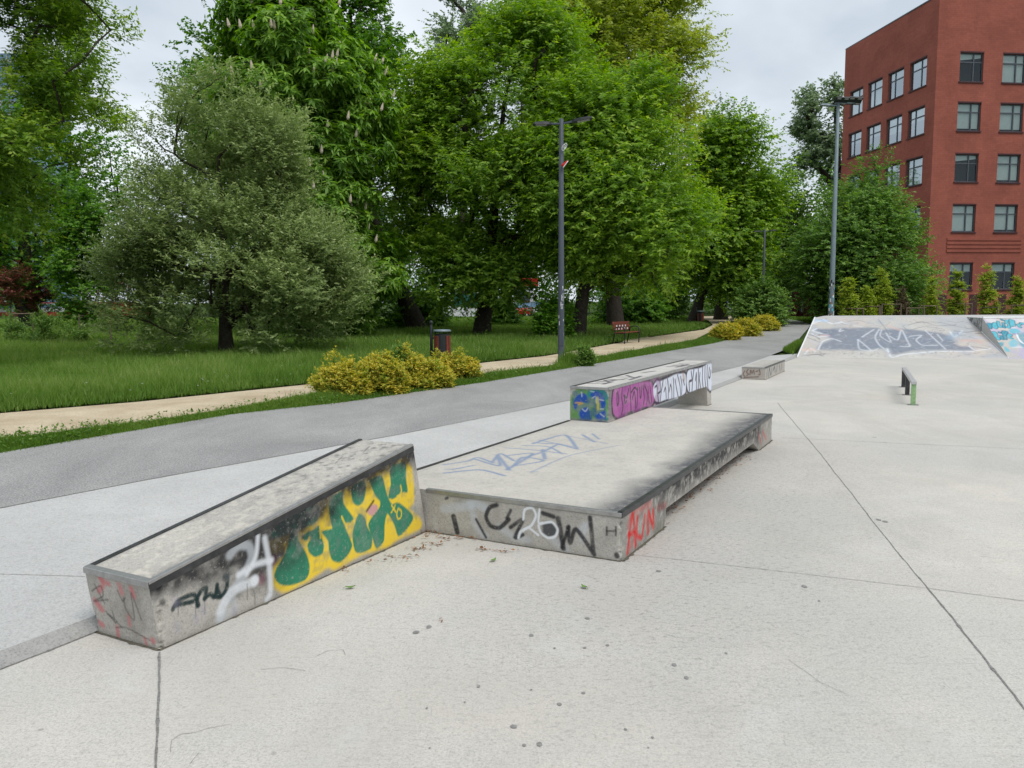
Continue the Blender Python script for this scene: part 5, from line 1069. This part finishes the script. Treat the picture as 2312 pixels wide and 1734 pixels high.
make_tree('round_bush', 'rounded mid green bush between the path and the fence', [(622,1625,1660),(645,1600,1685),(672,1588,1692),(700,1596,1688),(716,1612,1672)], 47, 80, 36, 'lime', M['leaf_bush'], 'bush', trunk=(1640, 712), tr=.06, rc=.6, seed=59, scale=1.25)
# dark undergrowth below the trees
for i, (rw, Y, tx) in enumerate([([(668,1180,1208),(695,1176,1216),(728,1176,1214)], 32, 1195), ([(655,860,940),(690,850,955),(722,865,950)], 45, 910), ([(668,1050,1095),(695,1045,1105),(715,1050,1100)], 50, 1072), ([(640,1290,1420),(680,1280,1440),(704,1300,1420)], 52, 1350), ([(610,1380,1480),(650,1370,1490),(692,1390,1470)], 62, 1430), ([(655,690,800),(690,680,820),(715,690,810)], 52, 750), ([(640,1610,1665),(664,1590,1670),(684,1600,1665)], 66, 1630)]):
    make_tree('undergrowth_bush', ['dark leafy bush just left of the nearest lamp foot', 'dark bush under the trees behind the litter bin', 'dark bush between the trunks left of the lamp', 'dark bush under the trees behind the park bench', 'dark bush at the bend of the sand path left of the leaning trunk', 'dark bush in the shade below the chestnut', 'dark bush behind the rounded green bush'][i], rw, Y, 46, 34, 'lime', M['leaf_maple'], 'bush', 'dark bushes under the park trees', trunk=(tx, 725), tr=.05, rc=.5, seed=70+i, scale=1.3 if Y < 40 else 1.8)
for i, (x0, x1, y0, Y) in enumerate([(-5, 50, 575, 44), (62, 112, 595, 48), (205, 300, 570, 40)]):
    make_tree('red_maple', ['small red leaved tree at the far left edge', 'small crimson tree between the leaning trunk and the young tree', 'red leaved tree showing beside the skirt of the fruit tree'][i], [(y0, (x0+x1)/2-8, (x0+x1)/2+8), (y0+30, x0, x1), (y0+62, x0, x1), (y0+82, x0+12, x1-12)], Y, 13, 18, 'ash', M['leaf_red'], 'tree', 'small red trees on the left lawn', trunk=((x0+x1)/2, 700), tr=.04, rc=.4, seed=80+i, scale=1.2)
for i, (x, y0, y1, w_, Y) in enumerate([(78, 690, 772, 60, 27.5), (112, 692, 765, 66, 28), (163, 700, 768, 50, 27.8), (322, 705, 762, 40, 28.5), (392, 712, 766, 44, 28.2), (30, 700, 760, 44, 30)]):
    make_tree('sparse_shrub', ['thin twiggy shrub in the grass left of the young tree', 'sparse fan shaped shrub in the grass before the young tree', 'thin shrub beside the stakes of the young tree', 'little shrub under the left skirt of the fruit tree', 'small shrub in the grass left of the fruit tree trunk', 'thin shrub beside the far left stake'][i], [(y0, x-w_*.35, x+w_*.35), ((y0+y1)/2, x-w_*.5, x+w_*.5), (y1, x-w_*.2, x+w_*.2)], Y, 26, 9, 'apple', M['leaf_bush'], 'shrub', 'thin shrubs on the left lawn', trunk=(x, 775), tr=.016, rc=.22, seed=90+i, scale=.85, trunk_top=.3)
LBS = ['leftmost column sapling, right beside the stickered lamp', 'second column sapling from the stickered lamp', 'tallest bright column sapling before the dark tree', 'brown half dead column sapling before the dark tree', 'thin yellowish sapling at the corner of the red building', 'sapling in front of the first ground floor window', 'sapling between the two ground floor windows', 'sapling at the right edge in front of the building', 'low bright sapling between the lamp and the tallest one']
for i, (x, y0, w_) in enumerate([(1832, 588, 44), (1873, 612, 46), (1906, 574, 52), (1950, 628, 44), (2012, 604, 40), (2066, 574, 46), (2132, 572, 56), (2196, 594, 54)]):
    make_tree('column_sapling', LBS[i], [(y0+6, x-2, x+2), (y0+26, x-w_*.14, x+w_*.14), (y0+60, x-w_*.27, x+w_*.27), (672, x-w_*.31, x+w_*.31), (690, x-w_*.3, x+w_*.3), (700, x-w_*.25, x+w_*.25)], 41+.4*i, 60, 14, 'horn', M['leaf_brown'] if i == 3 else M['leaf_sapl'], 'sapling', 'column saplings planted before the red building', trunk=(x, 700), tr=.035, rc=.10, seed=110+i, scale=.85, dep=.8, updir=-.12, thin=.55 if i == 3 else .0, trunk_top=.9)
# stakes round the saplings and the young tree
def stake_frame(loc, label, w_=1.0, h=1.1, rz=0., group='stake frames round young trees', n=3):
    o = empty('tree_stake', tuple(loc), label, 'tree stake', group, rz)
    for k in range(n):
        a = 2*math.pi*k/n+.3; MB().tube([(w_/2*math.cos(a), w_/2*math.sin(a), -.05), (w_/2*math.cos(a), w_/2*math.sin(a), h)], .035, 7).build('post', M['stake'], o)
    for k in range(n):
        a, b = 2*math.pi*k/n+.3, 2*math.pi*(k+1)/n+.3
        MB().tube([(w_/2*math.cos(a), w_/2*math.sin(a), h-.05), (w_/2*math.cos(b), w_/2*math.sin(b), h-.05)], .026, 6).build('rail', M['stake'], o)
    return o
p = atY(186, 742, 29.5); stake_frame((p[0]+.35, 29.3, LV), 'stake frame holding the narrow young tree on the left lawn', 1.2, 1.15)
p = atY(45, 730, 31); stake_frame((p[0], 31, LV), 'stake frame at the far left of the lawn', .9, 1.2)
for i, x in enumerate((1846, 1888, 1925, 1972, 2000, 2080, 2140, 2205)):
    p = atY(x, 690, 40.6+.4*i); stake_frame((p[0], 40.6+.4*i, LV), ['stake frame beside the stickered lamp', 'stake frame between the first two saplings', 'stake frame by the tallest bright sapling', 'stake frame round the brown sapling', 'stake frame left of the thin yellowish sapling', 'stake frame by the first ground floor window', 'stake frame between the two ground floor windows', 'stake frame at the right edge of the saplings'][i], 1.0, 1.12+.1*(i % 3), .4*i)
# golden shrubs in the verge
def mound(px, py, w_px, h_px, Yoff, label, seed, n=60, gold=True, group='golden shrubs along the paths'):
    g = G(px, py, LV); Y = g[1]+Yoff; sk = w_px*.12*math.sin(seed*2.3)
    return make_tree('golden_shrub' if gold else 'green_shrub', label, [(py-h_px*.96, px-w_px*.10+sk, px+w_px*.10+sk), (py-h_px*.80, px-w_px*.30+sk, px+w_px*.30+sk), (py-h_px*.45, px-w_px*.46, px+w_px*.46), (py-h_px*.1, px-w_px*.46, px+w_px*.46), (py, px-w_px*.4, px+w_px*.4)], Y, n*3, 26, 'small', M['leaf_spir'] if gold else M['leaf_bush'], 'shrub', group, trunk=(px, py), tr=.012, rc=.11, seed=seed, scale=1.0 if Y < 20 else 1.7, shell=.22, branch_r=.004, trunk_top=.25, lobes=16, lr=.34, fill=.3, dep=.58)
mound(742, 857, 132, 60, .1, 'golden shrub at the left end of the near clump', 131, 100); mound(815, 850, 134, 66, .05, 'golden shrub left of the green shoot in the near clump', 132, 110)
mound(900, 839, 158, 62, .1, 'wide golden shrub in the middle of the near clump', 133, 130); mound(978, 825, 132, 44, .3, 'orange topped golden shrub at the right end of the near clump', 134, 90)
mound(855, 843, 52, 78, .3, 'green upright shrub growing out of the golden clump', 135, 50, False, None)
mound(1266, 792, 36, 38, .2, 'small green shrub beside the nearest lamp foot', 136, 16, False, None)
mound(1568, 735, 66, 25, .3, 'low golden shrub at the near end of the far clump', 137, 60); mound(1612, 728, 70, 28, .8, 'golden shrub in the middle of the far clump', 138, 60); mound(1655, 716, 60, 26, .6, 'golden shrub at the far end of the far clump', 139, 60)

# far wood closing the view behind the park (one mass)
r = np.random.default_rng(200); cs = []
for X in np.arange(-75, 40, 2.6):
    if -58 < X < -34: continue
    Yb = 96 + r.uniform(-5, 8); hh = r.uniform(11, 17); k = 64
    th = r.uniform(0, 6.28, k); zq = r.random(k); cs.append(np.stack([X+np.cos(th)*2.6*np.sqrt(1-(zq-.5)**2*2), Yb+np.sin(th)*2.6, 1.0+zq*hh], 1))
cs = np.concatenate(cs); n = 42; pos = np.repeat(cs, n, 0)+r.normal(0, .75, (len(cs)*n, 3)); N = len(pos)
wd_o = empty('far_wood', (0, 98, 0), None, None); COL.objects.unlink(wd_o); bpy.data.objects.remove(wd_o)
me = fast_mesh('far_wood', leaf_quads(pos, r.normal(size=(N, 3))-UP*.3, UP+r.normal(0, .6, (N, 3)), r.uniform(.3, .5, N), r.uniform(.2, .34, N)), np.arange(N*4).reshape(N, 4), {'tint': ('FLOAT', 'FACE', np.clip(.3+.3*np.repeat(r.random(len(cs)), n)+r.normal(0, .12, N), 0, 1))})
tag(link('far_wood', me, M['leaf_maple']), 'dark mass of far trees closing the view behind the park', 'woods', None, 'stuff')

# ------------------------------------------------------------------ grass
def inpoly(q, poly):
    ins = np.zeros(len(q), bool); P_ = [np.asarray(p)[:2] for p in poly]
    for a, b in zip(P_, P_[1:]+P_[:1]):
        if abs(b[1]-a[1]) < 1e-9: continue
        ins ^= ((a[1] > q[:, 1]) != (b[1] > q[:, 1])) & (q[:, 0] < (b[0]-a[0])*(q[:, 1]-a[1])/(b[1]-a[1])+a[0])
    return ins
def edge_dist(q, line):
    d = np.full(len(q), 99.); L = [np.asarray(p)[:2] for p in line]
    for a, b in zip(L[:-1], L[1:]):
        ab = b-a; t = np.clip(((q-a)@ab)/(ab@ab), 0, 1); d = np.minimum(d, np.linalg.norm(q-a-t[:, None]*ab, axis=1))
    return d
def blades(name, q, h, w_, tint, mat, label, seed, lean=.5):
    r = np.random.default_rng(seed); N = len(q); a = r.uniform(0, 6.28, N); s_ = np.stack([np.cos(a), np.sin(a), np.zeros(N)], 1); b = r.uniform(0, 6.28, N)
    ln = np.stack([np.cos(b), np.sin(b), np.zeros(N)], 1)*(h*lean*r.random(N))[:, None]; p = np.concatenate([q, np.full((N, 1), LV-.01)], 1)
    m_ = p+ln*.35+UP*(h*.6)[:, None]; t_ = p+ln*1.1+UP*h[:, None]; hw_ = (w_/2)[:, None]
    V = np.stack([p-s_*hw_, p+s_*hw_, m_+s_*hw_*.75, m_-s_*hw_*.75, t_], 1).reshape(-1, 3); i = np.arange(N)*5
    Q = np.concatenate([np.stack([i, i+1, i+2, i+3], 1), np.stack([i+3, i+2, i+4, i+4], 1)])
    me = bpy.data.meshes.new(name); T3 = np.stack([i+3, i+2, i+4], 1); Q4 = np.stack([i, i+1, i+2, i+3], 1)
    me.vertices.add(len(V)); me.vertices.foreach_set('co', V.astype(np.float32).ravel()); me.loops.add(N*7); me.loops.foreach_set('vertex_index', np.concatenate([Q4.ravel(), T3.ravel()]).astype(np.int32))
    me.polygons.add(2*N); me.polygons.foreach_set('loop_start', np.concatenate([np.arange(N)*4, N*4+np.arange(N)*3]).astype(np.int32)); me.update(calc_edges=True)
    at = me.attributes.new('tint', 'FLOAT', 'FACE'); at.data.foreach_set('value', np.concatenate([tint, np.clip(tint+.15, 0, 1)]).astype(np.float32))
    return tag(link(name, me, mat), label, 'grass', None, 'stuff')
M['grass'] = leafmat('verge_grass', (.055, .115, .016), (.13, .25, .03), (.25, .33, .07), .38, .3)
M['meadow'] = leafmat('meadow_grass', (.07, .14, .024), (.18, .32, .05), (.36, .42, .14), .45, .3)
r = np.random.default_rng(300)
def scatter(poly, n, xr, yr, power=1.):
    out = []
    while sum(map(len, out)) < n:
        y = yr[0]*(yr[1]/yr[0])**r.random(200000); x = r.uniform(-.72, .72, 200000)*y; q = np.stack([x, y], 1); out.append(q[inpoly(q, poly)])
    return np.concatenate(out)[:n]
q = scatter(VPOLY, 190000, None, (7.5, 60)); de = np.minimum(edge_dist(q, PT), edge_dist(q, SL)); pn = fbm(q+50, .9, 301)
k = r.random(len(q)) < np.clip(de/.16+.12, 0, 1); q, de, pn = q[k], de[k], pn[k]; ed = edge_dist(q, PT); cr_ = (ed < .12) & (r.random(len(q)) < .5); q[cr_] += np.array([.55, -.83])*(r.random((cr_.sum(), 1))*.13)
sc_y = np.clip(q[:, 1]/13, .8, 3.2)
es = edge_dist(q, SL)
h = (.035+.085*np.clip(de/.4, 0, 1)*np.clip(.4+1.2*pn, 0, 1.2))*np.clip(.25+es/.6, .25, 1)*r.uniform(.6, 1.3, len(q)); tall = (r.random(len(q)) < .03); h[tall] *= 1.8
nl_ = np.hypot(q[:, 0]-g1[0], q[:, 1]-g1[1]); h += .5*np.exp(-(nl_/.55)**2)*r.random(len(q))
blades('verge_grass', q, h, .0075*sc_y*r.uniform(.7, 1.3, len(q)), np.clip(.25+.45*pn+r.normal(0, .16, len(q)), 0, 1), M['grass'], 'short grass verge between the asphalt and the sand path', 302)
q = scatter(MPOLY, 330000, None, (9.5, 75)); de = edge_dist(q, SU); pn = fbm(q+90, .35, 303); pn2 = fbm(q+20, 1.3, 304)
k = r.random(len(q)) < np.clip(de/.25+.1, 0, 1); q, de, pn, pn2 = q[k], de[k], pn[k], pn2[k]; sc_y = np.clip(q[:, 1]/13, .8, 4.2)
h = (.05+.25*np.clip(de/.9, 0, 1)*np.clip(.1+.9*pn+.7*pn2, 0, 1.3))*r.uniform(.55, 1.25, len(q)); h[r.random(len(q)) < .02] *= 1.45; h *= np.interp(q[:, 1], [30, 60], [1, .7])
blades('meadow_grass', q, h, .0075*sc_y*r.uniform(.7, 1.3, len(q)), np.clip(.0+.5*pn2+.42*pn+r.normal(0, .17, len(q)), 0, 1), M['meadow'], 'tall meadow grass under the park trees', 305, .65)
q = scatter(RPOLY, 4200, None, (20, 32)); blades('corner_grass', q, r.uniform(.04, .2, len(q))**1.2, .014*r.uniform(.7, 1.3, len(q)), np.clip(r.normal(.5, .2, len(q)), 0, 1), M['grass'], 'grass tuft between the path and the bank ramp', 306)
q = scatter(RG2, 30000, None, (42, 80)); blades('far_verge_grass', q, r.uniform(.08, .25, len(q)), .03*r.uniform(.7, 1.3, len(q)), np.clip(r.normal(.45, .2, len(q)), 0, 1), M['grass'], 'grass verge below the brick fence', 307)
# broad-leaved weeds dotting the verge
q = scatter(VPOLY, 520, None, (8, 26)); n = 7; pos = np.repeat(np.concatenate([q, np.full((len(q), 1), LV+.05)], 1), n, 0)+r.normal(0, .035, (len(q)*n, 3)); N = len(pos)
me = fast_mesh('verge_weeds', leaf_quads(pos, r.normal(size=(N, 3))*[1, 1, .4]+UP*.4, UP+r.normal(0, .3, (N, 3)), r.uniform(.03, .06, N), r.uniform(.018, .035, N)), np.arange(N*4).reshape(N, 4), {'tint': ('FLOAT', 'FACE', np.clip(r.normal(.45, .2, N), 0, 1))})
tag(link('verge_weeds', me, M['grass']), 'broad leaved weeds among the verge grass', 'weeds', None, 'stuff')

q = scatter(MPOLY, 260, None, (11, 40)); fl = []
for k in range(6):
    a = k*math.pi/3; fl.append(np.concatenate([q, np.full((len(q), 1), LV+.2)], 1) + 0)
pos = np.concatenate(fl); N = len(pos); pos[:, 2] += np.tile(r.uniform(-.08, .10, len(q)), 6); aa = np.repeat(np.arange(6)*math.pi/3, len(q))
me = fast_mesh('meadow_flowers', leaf_quads(pos, np.stack([np.cos(aa), np.sin(aa), np.full(N, .3)], 1), np.tile([[0, 0, 1.]], (N, 1)), np.full(N, .022), np.full(N, .018)), np.arange(N*4).reshape(N, 4))
M['petal'] = plain('pale_petals', (.66, .66, .60), .7); tag(link('meadow_flowers', me, M['petal']), 'tiny pale flowers scattered through the meadow', 'flowers', None, 'stuff')

# ------------------------------------------------------------------ leaf litter
def litter(name, pts, label, seed, mat):
    r = np.random.default_rng(seed); p = []; 
    for (c, n, sx, sy) in pts: p.append(np.stack([c[0]+r.normal(0, sx, n), c[1]+r.normal(0, sy, n), np.full(n, .006)+r.random(n)*.012], 1))
    p = np.concatenate(p); N = len(p); me = fast_mesh(name, leaf_quads(p, r.normal(size=(N, 3))*[1, 1, .2], UP+r.normal(0, .35, (N, 3)), r.uniform(.012, .04, N), r.uniform(.006, .016, N)), np.arange(N*4).reshape(N, 4), {'tint': ('FLOAT', 'FACE', np.clip(r.normal(.5, .22, N), 0, 1))})
    return tag(link(name, me, mat), label, 'leaf litter', None, 'stuff')
M['litter'] = leafmat('dry_litter', (.10, .05, .022), (.30, .135, .06), (.42, .24, .12), .2)
gg = lambda x, y: G(x, y)
litter('leaf_litter', [(gg(930, 1152), 60, .09, .05), (gg(912, 1187), 26, .05, .02), (gg(948, 1176), 18, .05, .02), (gg(868, 1205), 14, .06, .02), (gg(1040, 1187), 14, .03, .015), (gg(740, 1232), 14, .04, .02), (gg(990, 1165), 30, .10, .02), (gg(1085, 1192), 12, .06, .01), (gg(952, 1343), 3, .01, .008), (gg(870, 1210), 10, .12, .03), (gg(800, 1215), 10, .1, .04)], 'dry brown leaf litter swept into the corner of kicker and pad', 401, M['litter'])
pp = [(P(s, .12+.12*((i*7) % 3)/2), 40, .07, .07) for i, s in enumerate(np.linspace(.95, 3.9, 24))]
litter('leaf_litter', pp, 'dark dry leaf litter under the overhanging pad side', 402, M['litter'])
ge = []; rg = np.random.default_rng(77)
for a, b in zip(PT[1:6], PT[2:7]):
    for k in range(5): ge.append((a+(b-a)*rg.random()+np.array([.5, -.85, 0])*rg.uniform(.02, .22), 9, .12, .06))
lo_ = litter('path_litter', ge, 'dry leaf bits along the grass edge of the asphalt path', 403, M['litter']); lo_.location.z = LV+.002
for i, (x, y, lb, a) in enumerate([(757, 1272, 'green fallen leaf on the concrete below the yellow letters', .3), (1066, 1213, 'pale green fallen leaf in front of the pad', 1.), (1262, 1271, 'small green fallen leaf right of the pad corner', 2.1)]):
    c = G(x, y); o = empty('fallen_leaf', (c[0], c[1], .004), lb, 'leaf', 'green leaves lying on the concrete', a); mb = MB(); n = 9; v = []; f = []
    for k in range(n):
        t = k/(n-1); w_ = .013*math.sin(math.pi*t**.8)+.0006; z = .004+.008*(2*t-1)**2; v += [(t*.055-.027, w_, z+.004), (t*.055-.027, 0, z), (t*.055-.027, -w_, z+.003)]
        if k: f += [(3*k-3, 3*k-2, 3*k+1, 3*k), (3*k-2, 3*k-1, 3*k+2, 3*k+1)]
    mb.add(v, f); mb.build('blade', M['fresh'] if 'fresh' in M else M.setdefault('fresh', plain('fresh_leaf', (.13, .24, .045), .5)), o); MB().tube([(-.027, 0, .011), (-.042, .003, .004)], .0012, 5).build('stem', M['fresh'], o)
for o in list(bpy.data.objects):
    if o.type == 'EMPTY' and not o.children and 'label' not in o: bpy.data.objects.remove(o)
